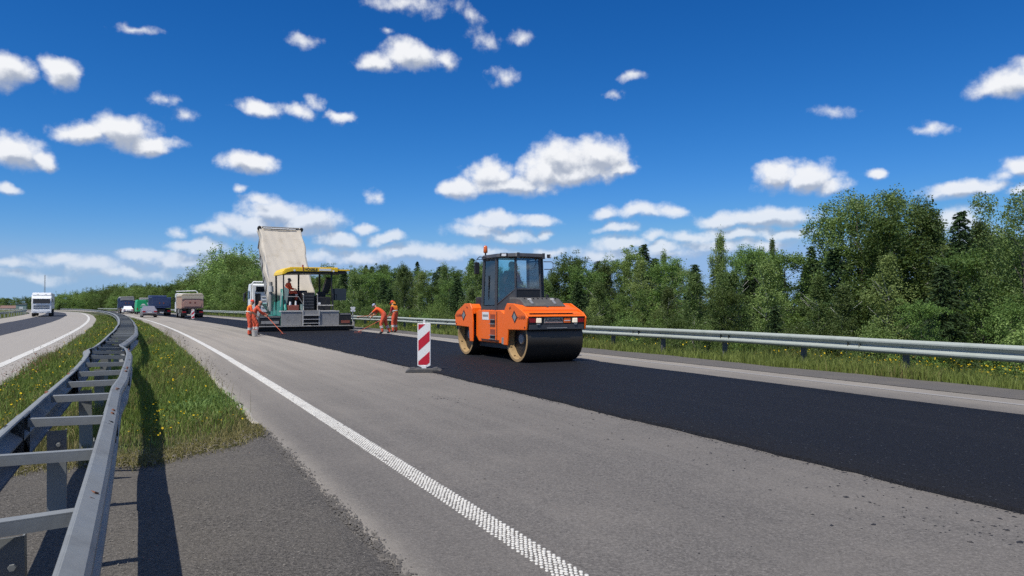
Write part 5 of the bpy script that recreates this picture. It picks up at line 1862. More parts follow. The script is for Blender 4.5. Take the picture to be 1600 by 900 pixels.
# rear wall of the cab, as seen from behind: dark recess, white pressed panel and ribs
rw = MB().span((-1.22, 5.93, 1.0), (1.22, 5.995, 2.9)).build('cab_rear_wall', M['bluewhite'], tp_, bevel=.02)
MB().span((-1.06, 5.90, 1.30), (-.70, 5.932, 2.3)).build('dark_recess', M['black'], rw)
MB().span((-1.0, 5.90, 2.42), (1.0, 5.932, 2.80)).build('rear_window', M['darkglass'], rw)
for k in range(4):
    MB().span((-.6, 5.905, 1.30 + k * .24), (1.1, 5.932, 1.36 + k * .24)).build('rib', M['tipgrey'], rw)
fr_ = MB()
fr_.tube([(-1.32, 5.75, 1.0), (-1.32, 5.75, 2.92), (-1.20, 5.75, 3.10), (1.2, 5.75, 3.10), (1.32, 5.75, 2.92), (1.32, 5.75, 1.0)], .06, 8)
fr_.build('cab_guard', M['bluewhite'], tp_, smooth=40)
MB().box((-1.52, 7.7, 2.05), (.12, .25, .60)).build('big_mirror', M['black'], tp_, bevel=.04)
bed = tip_bed(tp_, M['tipgrey'], M['tipgrey'], 5.9, 2.5, 1.5)
bed.location = (0, -.15, 1.15)
bed.rotation_euler = (rad(48), 0, 0)
MB().cyl((0, 4.6, .95), (0, 3.6, 5.1), .09, .06, 12).build('hoist_ram', M['plate_light'], tp_, smooth=40)


def tarp(parent, W, L, H):
    """cloth over the open top, hanging down both sides, with folds"""
    nu, nv = 46, 40
    us = np.linspace(-1, 1, nu)
    vs_ = np.linspace(-.25, 1.02, nv)
    V = []
    for v in vs_:
        for u in us:
            x = u * (W / 2 + .62)
            over = max(0, abs(x) - W / 2 - .08)
            z = H + .14 - over * 1.0
            xx = math.copysign(min(abs(x), W / 2 + .10 + .10 * over), x) if over else x
            if not over:
                z += -.13 * (1 - (x / (W / 2)) ** 2) * (1 - .4 * v)
            fold = .05 * math.sin(5 * u + 3.2 * v) * (1 - v) + .030 * math.sin(9 * (u - .2) * (1.3 - .8 * v) + 2.5 * v) * (1 - .5 * v) ** 2 + .008 * math.sin(23 * u + 12 * v) + .02 * math.sin(8 * v + 3 * u * u)
            y = v * L
            if v < 0:          # loose end hanging over the tailgate
                y = v * L * .28
                z += v * L * .42
            V.append((xx + (.05 * math.sin(6 * v * 3 + u * 2) if over else 0), y, z + fold + (.05 * math.sin(9 * v + u) if over else 0)))
    i = np.arange(nv - 1)[:, None] * nu + np.arange(nu - 1)[None]
    Q = np.stack([i, i + 1, i + nu + 1, i + nu], -1).reshape(-1, 4)
    o = np_mesh('tarpaulin', np.array(V), Q, M['canvas'], parent, smooth=True)
    md = o.modifiers.new('thickness', 'SOLIDIFY')
    md.thickness = .015
    return o


tarp(bed, 2.5, 5.9, 1.5)
MB().tube([(-1.15, 5.75, 1.72), (.95, 5.75, 1.72)], .035, 8).build('tarpaulin_bar', M['sticker'], bed)
for sx in (-1, 1):
    MB().ball((sx * 1.36, 5.85, 1.60), (.13, .10, .20), 10, 7).build('bed_corner_cap', M['black'], bed, smooth=60)

# ================================================================== paver
pv = thing('asphalt_paver', 'green and grey road paver with yellow canopy laying black asphalt', 'paver', rpos(42.9, 6.30, 0.03), rhead(43))
sc_ = MB().span((-2.55, .02, .02), (2.75, .62, .24)).build('screed', M['black'], pv, bevel=.02)
wb = MB().span((-2.50, -.34, .25), (2.75, .0, .30)).build('walkboard', M['plate'], pv, bevel=.01)
for x0, x1 in ((-1.28, -.14), (.86, 1.98)):
    rp = MB().span((x0, -.02, .31), (x1, .06, 1.08)).build('rear_plate', M['plate'], pv, bevel=.012)
    MB().span((x0 - .02, -.05, 1.08), (x1 + .02, .55, 1.14)).build('plate_top', M['plate_light'], rp, bevel=.01)
for sx in (-.10, .82):
    MB().span((sx - .03, -.10, .30), (sx + .03, -.04, 1.20)).build('step_post', M['plate_light'], pv)
MB().span((-.07, -.06, .88), (.79, .0, 1.16)).build('step_plate', M['plate'], pv)
for z in (.42, .64, .86):
    MB().span((-.07, -.14, z), (.79, .10, z + .035)).build('step', M['plate_light'], pv)
MB().span((-.06, .10, .31), (.78, .16, .90)).build('step_back', M['black'], pv)
for x0, x1, z1 in ((-2.45, -1.30, .86), (2.0, 2.70, 1.0)):
    eb = MB().span((x0, .0, .31), (x1, .50, z1)).build('screed_extension', M['black'], pv, bevel=.02)
    MB().span((x0 + .03, -.02, z1 - .08), (x1 - .03, .02, z1 - .03)).build('extension_rail', M['plate'], eb)
    MB().span((x0 + .10, -.03, .42), (x1 - .10, .0, .58)).build('extension_guide', M['redbrown'] if x0 > 0 else M['plate'], eb)
for sx in (-2.60, 2.80):
    eg = MB().span((sx - .03, -.25, .05), (sx + .03, 1.0, .50)).build('end_gate', M['plate'], pv, bevel=.01)
    MB().tube([(sx, .05, .45), (sx, .05, 1.20)], .03, 8).build('end_post', M['plate_light'], eg)
    cr = MB()
    for a, b_ in ((-.075, 0.08), (.075, 0.08), (-.075, -.08), (.075, -.08)):
        cr.cyl((sx + a, .0, 1.22 + b_), (sx + a, .035, 1.22 + b_), .068, n=12)
    cr.cyl((sx, -.004, 1.22), (sx, .039, 1.22), .08, n=12)
    cr.build('levelling_cross', M['sticker'], eg)
# tractor
X0, X1 = -.85, 1.90
ch_ = MB().span((X0 + .15, .75, .45), (X1 - .15, 5.6, 1.08)).build('chassis', M['black'], pv, bevel=.03)
for sx in (X0, X1 - .38):
    tk = MB().prism([(.95, .30), (1.25, .04), (5.0, .04), (5.4, .35), (5.25, .70), (1.15, .72), (.95, .55)], 'x', sx, sx + .38).build('crawler_track', M['tyre'], pv, bevel=.03)
    for k in range(6):
        MB().cyl((sx - .01, 1.4 + k * .68, .30), (sx + .39, 1.4 + k * .68, .30), .2, n=14).build('track_roller', M['plate'], tk, smooth=40)
dk = MB().span((X0, .62, 1.09), (X1, 3.7, 1.16)).build('deck', M['plate'], pv, bevel=.01)
eng = MB().span((X0 + .25, 3.7, 1.09), (X1 - .25, 5.5, 2.05)).build('engine_housing', M['teal'], pv, bevel=.05)
# green flank on the near side, rising to a slanted pale panel
fl = MB().prism([(.80, .92), (.75, 1.20), (1.60, 2.35), (2.05, 2.42), (2.05, 1.75), (3.4, 1.65), (5.4, 1.65), (5.6, 1.2), (5.4, .85), (2.0, .80)], 'x', X0 - .10, X0 + .02).build('side_flank', M['teal'], pv, bevel=.02)
MB().prism([(1.12, 1.35), (1.62, 2.20), (2.0, 2.25), (2.0, 1.35)], 'x', X0 - .125, X0 - .10).build('side_panel', M['palegreen'], fl, bevel=.01)
rf2 = MB().prism([(X0 - .12, 1.30), (X0 + .10, 1.30), (X0 + .24, 2.35), (X0 - .02, 2.55)], 'y', 1.20, 1.30).build('rear_panel', M['palegreen'], pv, bevel=.02)
MB().prism([(X0 - .30, .70), (X0 - .02, .70), (X0 - .02, 1.35), (X0 - .12, 2.0), (X0 - .20, 2.0)], 'y', 1.0, 1.12).build('rear_wing', M['teal'], pv, bevel=.02)
for sx in (X0 - .30, X1 + .02):           # tow arms of the screed
    MB().prism([(.3, .30), (.3, .62), (3.5, .85), (5.0, .85), (5.0, .60), (1.0, .30)], 'x', sx, sx + .16).build('tow_arm', M['teal'], pv, bevel=.015)
# hopper
for sx, d_ in ((X0 - .32, 1), (X1 + .32, -1)):
    MB().pane([(sx, 5.3, 1.55), (sx, 7.3, 1.55), (sx + d_ * .7, 7.3, .60), (sx + d_ * .7, 5.3, .60)], .05).build('hopper_wing', M['teal'], pv)
MB().span((X0 + .3, 5.5, .45), (X1 - .3, 7.3, .60)).build('hopper_floor', M['black'], pv)
MB().span((X0, 7.3, .35), (X1, 7.5, .70)).build('push_roller', M['black'], pv, bevel=.05)
# operator stand: seats, consoles, rails
for sx in (-.45, 1.35):
    st_ = MB().span((sx - .26, 1.75, 1.45), (sx + .26, 2.25, 1.62)).build('seat', M['black'], pv, bevel=.05)
    MB().box((sx, 1.70, 1.95), (.50, .12, .65), (.10, 0, 0)).build('seat_back', M['black'], st_, bevel=.05)
    MB().cyl((sx, 2.0, 1.16), (sx, 2.0, 1.46), .10, n=10).build('seat_post', M['black'], st_)
con = MB().span((-.85, 2.75, 1.16), (1.85, 3.15, 2.05)).build('console', M['black'], pv, bevel=.05)
MB().box((.35, 2.65, 2.18), (.70, .35, .22), (-.4, 0, 0)).build('control_panel', M['cabgrey'], con, bevel=.03)
cb = MB().span((.12, .95, 1.16), (.78, 1.35, 2.20)).build('rear_cabinet', M['black'], pv, bevel=.04)
for k in range(5):
    MB().span((.16, .935, 1.28 + k * .17), (.74, .952, 1.36 + k * .17)).build('cabinet_slot', M['cabgrey'], cb)
MB().span((.95, 1.0, 1.16), (1.75, 1.5, 1.95)).build('right_cabinet', M['black'], pv, bevel=.04)
MB().span((1.0, .985, 1.50), (1.15, 1.002, 1.62)).build('warning_label', M['sticker'], pv)
MB().span((-.75, .72, 1.16), (-.15, 1.02, 1.46)).build('tool_box', M['redbrown'], pv, bevel=.02)
MB().cyl((-.62, .86, 1.46), (-.62, .86, 1.66), .07, .05, 12).build('canister', M['sticker'], pv, smooth=40)
MB().cyl((-.30, .90, 1.46), (-.30, .90, 1.70), .06, .045, 12).build('canister', M['sticker'], pv, smooth=40)
MB().span((-.05, .75, 1.16), (.12, .95, 1.52)).build('jerry_can', M['palegreen'], pv, bevel=.03)
MB().lathe([(.30, -.05), (.34, 0), (.30, .05), (.26, 0), (.30, -.05)], (-.10, 1.9, 2.0), 'y', 22).build('cable_reel', M['redbrown'], pv, smooth=60)
for x in (.10, .90):
    MB().tube([(x, .72, 1.16), (x, .70, 2.05), (x, .95, 2.12)], .028, 8).build('hand_rail', M['plate_light'], pv, smooth=40)
MB().tube([(.90, .66, 1.45), (1.80, .66, 1.45)], .025, 8).build('hand_rail', M['plate_light'], pv)
MB().tube([(-.90, .66, 1.95), (-.20, .66, 1.95), (.05, .66, 1.55)], .022, 8).build('hand_rail', M['plate'], pv)
MB().tube([(1.80, .66, 1.16), (1.80, .66, 2.1), (1.80, 3.0, 2.1)], .022, 8).build('hand_rail', M['cabgrey'], pv)
# canopy
prof = [(-1.08, 3.22), (-1.05, 3.38), (-.90, 3.55), (-.60, 3.66), (2.12, 3.69), (2.12, 3.60), (-.58, 3.57), (-.85, 3.46), (-.98, 3.34), (-1.0, 3.22)]
rfy = MB().prism(prof, 'y', .85, 3.55).build('canopy', M['yellow'], pv, bevel=.01)
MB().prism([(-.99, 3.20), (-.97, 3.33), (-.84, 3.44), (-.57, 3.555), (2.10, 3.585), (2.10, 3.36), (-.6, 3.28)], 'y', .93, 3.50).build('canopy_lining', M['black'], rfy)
MB().prism([(-1.03, 3.26), (-1.0, 3.36), (-.87, 3.51), (-.60, 3.61), (2.115, 3.64), (2.115, 3.44), (-.50, 3.42), (-.78, 3.36), (-.95, 3.24)], 'y', .82, .86).build('canopy_fascia', M['yellow'], rfy, bevel=.008)
MB().span((2.12, .95, 3.50), (2.88, 3.3, 3.58)).build('canopy_extension', M['yellow'], rfy, bevel=.01)
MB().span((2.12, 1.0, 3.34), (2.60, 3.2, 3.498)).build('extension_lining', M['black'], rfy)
text('VÖGELE', 0.20, (.55, .815, 3.53), (math.pi / 2, 0, 0), M['ink'], rfy, bold=0.006)
MB().span((1.02, .808, 3.47), (1.72, .819, 3.60)).build('white_label', M['sticker'], rfy)
for x in (-.40, 1.85):
    MB().cyl((x, .80, 3.47), (x, .86, 3.47), .06, n=12).build('work_lamp', M['lamp_clear'], rfy)
MB().cyl((.10, .95, 3.66), (.10, .95, 3.80), .045, n=10).build('beacon', M['lamp_red'], rfy)
MB().span((.07, .80, 3.45), (.13, .82, 3.66)).build('beacon_bracket', M['redbrown'], rfy)
for x, y, x2 in ((-.95, 1.0, -.98), (.35, 3.3, .35), (1.62, 3.3, 1.62), (-.95, 3.3, -.98), (1.85, 1.0, 1.75)):
    MB().tube([(x, y, 1.16), (x2, y, 3.40)], .04 if y < 2 else .055, 8).build('canopy_post', M['black'], rfy)
MB().pane([(1.95, 1.6, 1.75), (2.75, 1.3, 1.75), (2.75, 1.3, 2.45), (1.95, 1.6, 2.45)], .02).build('side_screen', M['darkglass'], pv)
MB().tube([(1.95, 1.6, 1.7), (1.95, 1.6, 3.35)], .03, 8).build('screen_post', M['black'], pv)
MB().box((1.75, 1.9, 2.65), (.36, .5, .95), (.2, .25, 0)).build('air_duct', M['black'], pv, bevel=.08)
MB().tube([(-1.30, 3.2, 1.1), (-1.30, 3.2, 2.85)], .10, 10).build('exhaust_pipe', M['plate'], pv, smooth=40)
MB().cyl((-1.30, 3.2, 2.25), (-1.30, 3.2, 2.60), .17, .15, 12).build('exhaust_muffler', M['plate_light'], pv, smooth=40)
MB().tube([(2.65, .0, .80), (2.95, -.02, .92), (3.15, .0, 1.0)], .02, 6).build('side_lamp_arm', M['black'], pv)

# ================================================================== far vehicles
def tipper(name, label, s, t, bedmat, ribmat, cabmat, tail=None, cover=None, H=1.5, yaw=0.0):
    v = thing(name, label, 'truck', rpos(s, t, 0.0), rhead(s + 4) + yaw, 'trucks waiting ahead of the paver')
    truck_chassis(v, 7.6)
    truck_cab(v, 6.0, 8.0, 1.05, 3.1, 2.5, cabmat)
    b = tip_bed(v, bedmat, ribmat, 5.7, 2.5, H, tail)
    b.location = (0, 0, 1.15)
    if cover:
        MB().prism([(-1.27, H + .10), (-1.15, H + .34), (1.10, H + .42), (1.27, H + .10)], 'y', -.03, 5.6).build('cover', cover, b, bevel=.05)
        MB().prism([(-1.20, H * .72), (-1.27, H + .08), (1.27, H + .08), (1.20, H * .72), (.95, H * .80), (-.95, H * .80)], 'y', -.10, -.03).build('cover_flap', cover, b, bevel=.02)
    return v


ta = tipper('tipper_truck', 'faded reddish tipper with beige cover waiting behind the far striped board', 99, 5.85, M['tippink'], M['tipbeige'], M['bluewhite'], M['tippink'], M['tipbeige'], 1.5)
MB().tube([(-1.30, 5.9, 1.1), (-1.30, 5.9, 3.35), (1.0, 5.9, 3.45), (1.25, 5.9, 3.3), (1.25, 5.9, 1.1)], .07, 8).build('cab_guard', M['bluewhite'], ta, smooth=40)
tipper('tipper_truck', 'dark blue tipper truck just left of the reddish tipper', 121, 4.2, M['truckblue'], M['truckblue'], M['truckblue'], None, None, 1.55)
tipper('tipper_truck', 'grey tipper truck standing behind the green van', 156, 5.55, M['tipgrey'], M['plate'], M['tipgrey'], M['plate'], None, 1.55)
bt = tipper('tipper_truck', 'blue truck with grey cover, leftmost in the queue of trucks', 168, 2.5, M['truckblue'], M['truckblue'], M['truckblue'], None, M['tipgrey'], 1.9)
rt_ = tipper('tipper_truck', 'dark truck with a red cab, farthest in the queue of trucks', 196, 6.0, M['black'], M['tipgrey'], M['redshirt'], None, None, 1.7)

# oncoming white tractor unit with its trailer
wt = thing('articulated_truck', 'white articulated truck coming towards the camera on the opposite carriageway', 'truck', rpos(122, -10.9, 0.0), rhead(122))
wt.scale = (.94, .94, .97)
truck_cab(wt, 2.2, 0.0, .95, 3.15, 2.5, M['bluewhite'])
MB().prism([(.35, 3.10), (.55, 3.42), (1.9, 3.50), (2.2, 3.50), (2.2, 3.10)], 'x', -1.18, 1.18).build('roof_deflector', M['bluewhite'], wt, bevel=.05)
for sx in (-.5, .5):
    MB().span((sx - .12, .40, 3.18), (sx + .12, .44, 3.25)).build('roof_lamp', M['tipgrey'], wt)
vz = MB().box((0, -.12, 2.62), (2.3, .26, .10), (.35, 0, 0)).build('sun_visor', M['bluewhite'], wt, bevel=.02)
MB().span((-.45, .4, .55), (.45, 15.0, .95)).build('chassis', M['black'], wt)
tl_ = MB().span((-1.25, 2.9, 1.10), (1.25, 15.5, 3.45)).build('trailer', M['bluewhite'], wt, bevel=.04)
MB().span((-1.15, 2.86, 1.2), (1.15, 2.905, 3.35)).build('trailer_front', M['tipgrey'], tl_)
for y in (1.1, 4.6, 11.2, 12.5, 13.8):
    for sx in (-1, 1):
        wheel(wt, sx * 1.06, y, .5, .34)


def car(name, label, s, t, paint_, rz=0.0, cat='car'):
    c = thing(name, label, cat, rpos(s, t, 0.0), rhead(s) + rz, 'cars parked in the closed lane')
    # local: rear at y=0, front at +4.4
    lower = [(0.05, .32), (.0, .62), (.06, .90), (.30, .98), (3.0, .96), (4.1, .78), (4.38, .60), (4.40, .35), (4.2, .24), (.25, .24)]
    bd = MB().prism(lower, 'x', -.88, .88).build('body', paint_, c, bevel=.07)
    top = [(.45, .95), (1.15, 1.43), (1.5, 1.47), (2.3, 1.46), (3.25, .95)]
    gh = MB()
    n_ = len(top)
    vs_ = [(-.80, y, z) if z < 1 else (-.62, y, z) for y, z in top] + [(.80, y, z) if z < 1 else (.62, y, z) for y, z in top]
    gh.add(vs_, [tuple(range(n_)), tuple(range(n_, 2 * n_))[::-1]] + [(i, i + 1, n_ + i + 1, n_ + i) for i in range(n_ - 1)])
    g_ = gh.build('cabin', paint_, c, bevel=.04)
    e = .006
    MB().pane([(-.66, .60 - e * 2, 1.03), (.66, .60 - e * 2, 1.03), (.55, 1.10 - e * 2, 1.38), (-.55, 1.10 - e * 2, 1.38)], .012).build('rear_window', M['darkglass'], g_)
    MB().pane([(-.66, 3.10, 1.02 + e), (.66, 3.10, 1.02 + e), (.55, 2.42, 1.40 + e), (-.55, 2.42, 1.40 + e)], .012).build('windscreen', M['darkglass'], g_)
    for sx in (-1, 1):
        MB().pane([(sx * .785, .85, 1.03), (sx * .785, 2.85, 1.03), (sx * .645, 2.25, 1.40), (sx * .645, 1.25, 1.40)], .03).build('side_window', M['darkglass'], g_)
        MB().span((sx * .66 - .18, -.012, .66), (sx * .66 + .18, .05, .84)).build('tail_lamp', M['lamp_red'], bd, bevel=.02)
        MB().box((sx * .95, 2.75, 1.02), (.16, .10, .11)).build('mirror', paint_, c, bevel=.02)
        for y in (.80, 3.45):
            wheel(c, sx * .78, y, .32, .21)
    MB().span((-.26, -.015, .62), (.26, .01, .73)).build('number_plate', M['sticker'], bd)
    MB().span((-.80, -.03, .30), (.80, .06, .48)).build('bumper', M['black'], bd, bevel=.03)
    return c


car('parked_car', 'silver grey car seen from behind beside the median grass', 104.5, 1.45, M['silver'])
car('parked_car', 'white car seen from behind, left of the green van', 158, 2.0, M['bluewhite'])
gv = thing('box_van', 'bright green van with white print, standing behind the silver car', 'van', rpos(143, 3.35, 0.0), rhead(143), 'trucks waiting ahead of the paver')
vb = MB().prism([(-1.0, .45), (-1.06, 1.2), (-.98, 2.3), (-.88, 2.55), (.88, 2.55), (.98, 2.3), (1.06, 1.2), (1.0, .45)], 'y', 0, 4.6).build('body', M['vangreen'], gv, bevel=.06)
MB().prism([(4.6, .45), (5.9, .45), (6.0, 1.0), (5.2, 1.25), (4.75, 2.2), (4.6, 2.3)], 'x', -.96, .96).build('cab', M['vangreen'], gv, bevel=.05)
MB().pane([(-.8, 5.20, 1.28), (.8, 5.20, 1.28), (.75, 4.80, 2.12), (-.75, 4.80, 2.12)], .04).build('windscreen', M['darkglass'], gv)
MB().prism([(-.42, 1.55), (-.20, 1.80), (.0, 1.88), (.22, 1.80), (.42, 1.55), (.2, 1.60), (-.2, 1.60)], 'y', -.012, .002).build('white_print', M['sticker'], vb)
for z_ in (1.40, 1.02):
    MB().span((-.5, -.010, z_), (.5, .002, z_ + .05)).build('print_line', M['sticker'], vb)
MB().prism([(.55, 2.0), (.98, 2.15), (1.02, 1.8), (.75, 1.62)], 'y', -.014, .002).build('white_print', M['sticker'], vb)
MB().span((-1.0, -.06, .38), (1.0, .0, .52)).build('bumper', M['black'], gv, bevel=.02)
for sx in (-1, 1):
    MB().span((sx * .92 - .07, -.02, .8), (sx * .92 + .07, .01, 1.15)).build('tail_lamp', M['lamp_red'], vb)
    for y in (.9, 5.0):
        wheel(gv, sx * .88, y, .34, .24)

# far left: house, shed and mast
def along_bearing(x, t, lo=150.0, hi=700.0):
    for _ in range(50):
        mid = (lo + hi) / 2
        if bearing(mid, t)[0] > x:
            lo = mid
        else:
            hi = mid
    return lo


hs = thing('house', 'low pale house with a reddish roof on the far left beyond the field', 'house', rpos(along_bearing(16, 26), 26, -1.3), .5)
hs.scale = (.55, .55, .62)
MB().span((-7, -4, 0), (7, 4, 2.6)).build('wall', M['house'], hs)
MB().prism([(-4.5, 2.6), (4.5, 2.6), (0, 4.9)], 'x', -7.4, 7.4).build('roof', M['roofred'], hs)
for x in (-4.5, -1.2, 2.0, 5.0):
    MB().span((x - .6, -4.03, .9), (x + .6, -3.98, 2.0)).build('window', M['darkglass'], hs)
MB().span((.1, -4.04, 0), (1.0, -3.98, 2.05)).build('door', M['redbrown'], hs)
sh = thing('shed', 'small grey-white shed right of the reddish-roofed house', 'shed', rpos(along_bearing(34, 27), 27, -1.3), .5)
MB().span((-2.2, -2, 0), (2.2, 2, 3.6)).build('wall', M['palegreen'], sh)
MB().prism([(-2.3, 3.6), (2.3, 3.6), (2.3, 4.1)], 'y', -2.2, 2.2).build('roof', M['tipgrey'], sh)
MB().span((-.8, -2.04, 0), (.8, -1.98, 2.4)).build('door', M['sticker'], sh)
ms = thing('radio_mast', 'thin tall lattice mast on the horizon behind the oncoming white truck', 'mast', rpos(along_bearing(70, 47), 47, -1.0), 0)
mm = MB()
for sx, sy in ((-.4, -.4), (.4, -.4), (0, .45)):
    mm.tube([(sx, sy, 0), (sx * .4, sy * .4, 19.5)], .06, 5)
mm.build('leg_frame', M['plate'], ms)
mm = MB()
for k in range(18):
    f0, f1 = 1 - k * .033, 1 - (k + 1) * .033
    z_ = k * 1.07
    for (a, b_) in (((-.4, -.4), (.4, -.4)), ((.4, -.4), (0, .45)), ((0, .45), (-.4, -.4))):
        mm.tube([(a[0] * f0, a[1] * f0, z_), (b_[0] * f1, b_[1] * f1, z_ + 1.07)], .035, 4)
mm.build('lattice', M['plate'], ms)

# ================================================================== people
STAND = dict(pelvis=(0, 0, .97), waist=(0, .005, 1.10), chest=(0, .0, 1.31), neck=(0, .0, 1.49), skull=(0, .02, 1.575), head=(0, .03, 1.65), crown=(0, .02, 1.73),
             hipL=(-.095, 0, .93), kneeL=(-.11, .03, .51), ankL=(-.115, -.02, .10), toeL=(-.13, .15, .05),
             hipR=(.095, 0, .93), kneeR=(.11, .03, .51), ankR=(.115, -.02, .10), toeR=(.13, .15, .05),
             shL=(-.18, 0, 1.43), elL=(-.25, -.02, 1.15), wrL=(-.25, .08, .90), shR=(.18, 0, 1.43), elR=(.25, -.02, 1.15), wrR=(.25, .08, .90))


def person(label, loc, rz, pose, wear, group=None, scale=1.0):
    """one continuous skinned body; head-gear and reflective bands are children"""
    P = {k: Vector(v) for k, v in STAND.items()}
    P.update({k: Vector(v) for k, v in pose.items()})
    nodes, rad_, edges, zone = [], [], [], {}

    def node(p, r):
        nodes.append(tuple(p))
        rad_.append(r)
        return len(nodes) - 1
    I = {}
    R = dict(pelvis=(.185, .15), waist=(.178, .142), chest=(.195, .15), neck=(.058, .058), skull=(.072, .082), head=(.079, .096), crown=(.060, .072),
             hip=(.118, .118), knee=(.086, .088), ank=(.068, .070), toe=(.048, .038), sh=(.082, .082), el=(.056, .056), wr=(.032, .030))
    for k in ('pelvis', 'waist', 'chest', 'neck', 'skull', 'head', 'crown'):
        I[k] = node(P[k], R[k])
    for a, b in (('pelvis', 'waist'), ('waist', 'chest'), ('chest', 'neck'), ('neck', 'skull'), ('skull', 'head'), ('head', 'crown')):
        edges.append((I[a], I[b]))
    seg = [(P['pelvis'], P['waist'], 'legs'), (P['waist'], P['chest'], 'top'), (P['chest'], P['neck'] - Vector((0, 0, .03)), 'top'), (P['neck'], P['skull'], 'skin'), (P['skull'], P['crown'], 'skin')]
    for s_ in 'LR':
        for k in ('hip', 'knee', 'ank', 'toe', 'sh', 'el', 'wr'):
            I[k + s_] = node(P[k + s_], R[k])
        edges += [(I['pelvis'], I['hip' + s_]), (I['hip' + s_], I['knee' + s_]), (I['knee' + s_], I['ank' + s_]), (I['ank' + s_], I['toe' + s_]),
                  (I['chest'], I['sh' + s_]), (I['sh' + s_], I['el' + s_]), (I['el' + s_], I['wr' + s_])]
        seg += [(P['hip' + s_], P['knee' + s_], 'legs'), (P['knee' + s_], P['ank' + s_], 'legs'), (P['ank' + s_], P['toe' + s_], 'feet'),
                (P['chest'], P['sh' + s_], 'top'), (P['sh' + s_], P['sh' + s_].lerp(P['el' + s_], .9), 'sleeve'), (P['el' + s_], P['wr' + s_], 'forearm')]
        # hand: palm, four curled fingers of different lengths and a thumb from the side of the palm
        fd = (P['wr' + s_] - P['el' + s_]).normalized()
        sd = fd.cross(Vector((0, 0, 1)))
        sd = (sd if sd.length > .1 else Vector((1, 0, 0))).normalized()
        dn = fd.cross(sd).normalized()
        if dn.z > 0:
            dn = -dn
        pm = node(P['wr' + s_] + fd * .07, (.040, .020))
        edges.append((I['wr' + s_], pm))
        tip = P['wr' + s_] + fd * .19
        seg.append((P['wr' + s_] + fd * .01, tip, 'skin'))
        for q, (off, ln) in enumerate(((-.030, .062), (-.010, .072), (.010, .068), (.030, .052))):
            b0 = P['wr' + s_] + fd * .095 + sd * off
            n1 = node(b0, (.0095, .0095))
            n2 = node(b0 + fd * ln * .55 + dn * ln * .30, (.009, .009))
            n3 = node(b0 + fd * ln * .62 + dn * ln * .85, (.008, .008))
            edges += [(pm, n1), (n1, n2), (n2, n3)]
        t1 = node(P['wr' + s_] + fd * .05 + sd * .045, (.011, .011))
        t2 = node(P['wr' + s_] + fd * .085 + sd * .060 + dn * .03, (.009, .009))
        edges += [(pm, t1), (t1, t2)]
    # nose
    face = (P['head'] - P['skull']).normalized()
    fwd = Vector(pose.get('look', (0, 1, -.1))).normalized()
    nz_ = node(P['head'] + fwd * .095 - face * .01, (.017, .017))
    edges.append((I['head'], nz_))
    seg.append((P['head'], P['head'] + fwd * .12, 'skin'))
    me = bpy.data.meshes.new('skeleton')
    me.from_pydata(nodes, edges, [])
    o = bpy.data.objects.new('skeleton', me)
    COL.objects.link(o)
    o.modifiers.new('skin', 'SKIN').use_smooth_shade = True
    for i, v in enumerate(me.skin_vertices[0].data):
        v.radius = rad_[i] if isinstance(rad_[i], tuple) else (rad_[i], rad_[i])
        v.use_root = (i == I['pelvis'])
    sb = o.modifiers.new('smooth', 'SUBSURF')
    sb.levels = sb.render_levels = 2
    dg = bpy.context.evaluated_depsgraph_get()
    body_me = bpy.data.meshes.new_from_object(o.evaluated_get(dg))
    bpy.data.objects.remove(o)
    body_me.name = 'person'
    keys = ['top', 'legs', 'sleeve', 'forearm', 'skin', 'feet']
    body_me.materials.clear()
    for k in keys:
        body_me.materials.append(M[wear[k]])
    n = len(body_me.polygons)
    C = np.empty(n * 3)
    body_me.polygons.foreach_get('center', C)
    C = C.reshape(-1, 3)
    best = np.full(n, 1e9)
    idx = np.zeros(n, dtype=np.int32)
    for a, b, k in seg:
        a, d = np.array(a), np.array(b - a)
        u = np.clip(((C - a) @ d) / max(1e-9, d @ d), 0, 1)
        dist = np.linalg.norm(C - a - u[:, None] * d, axis=1)
        m = dist < best
        best[m] = dist[m]
        idx[m] = keys.index(k)
    body_me.polygons.foreach_set('material_index', idx)
    body_me.polygons.foreach_set('use_smooth', np.ones(n, dtype=bool))
    # gentle creases so that the clothes do not look inflated
    co = np.empty(len(body_me.vertices) * 3)
    body_me.vertices.foreach_get('co', co)
    co = co.reshape(-1, 3)
    w = 0.010 * np.sin(co[:, 2] * 46 + co[:, 0] * 30) * np.cos(co[:, 1] * 38 + co[:, 2] * 17)
    cloth = (co[:, 2] > .12) & (co[:, 2] < P['neck'].z - .06)
    co[cloth, 0] += w[cloth]
    co[cloth, 1] += w[cloth] * .8
    body_me.vertices.foreach_set('co', co.ravel())
    body = bpy.data.objects.new('person', body_me)
    COL.objects.link(body)
    body.location = loc
    body.rotation_euler = (0, 0, rz)
    body.scale = (scale, scale, scale)
    tag(body, label, 'person', group)
    # eyes, ears, head-gear
    rt = fwd.cross(face).normalized()
    for sx in (-1, 1):
        MB().ball(P['head'] + fwd * .083 + rt * sx * .032 + face * .012, (.012, .012, .012), 8, 6).build('eye', M['ink'], body, smooth=60)
        MB().ball(P['head'] + rt * sx * .084 - face * .012 - fwd * .01, (.016, .024, .032), 8, 6).build('ear', M['skin'], body, smooth=60)
    MB().tube([P['skull'] + fwd * .083 - rt * .024 + face * .012, P['skull'] + fwd * .088 + face * .012, P['skull'] + fwd * .083 + rt * .024 + face * .012], .006, 6).build('mouth', M['redbrown'], body)
    hatc = P['head'].lerp(P['crown'], .55)
    q = face.to_track_quat('Z', 'Y').to_matrix()

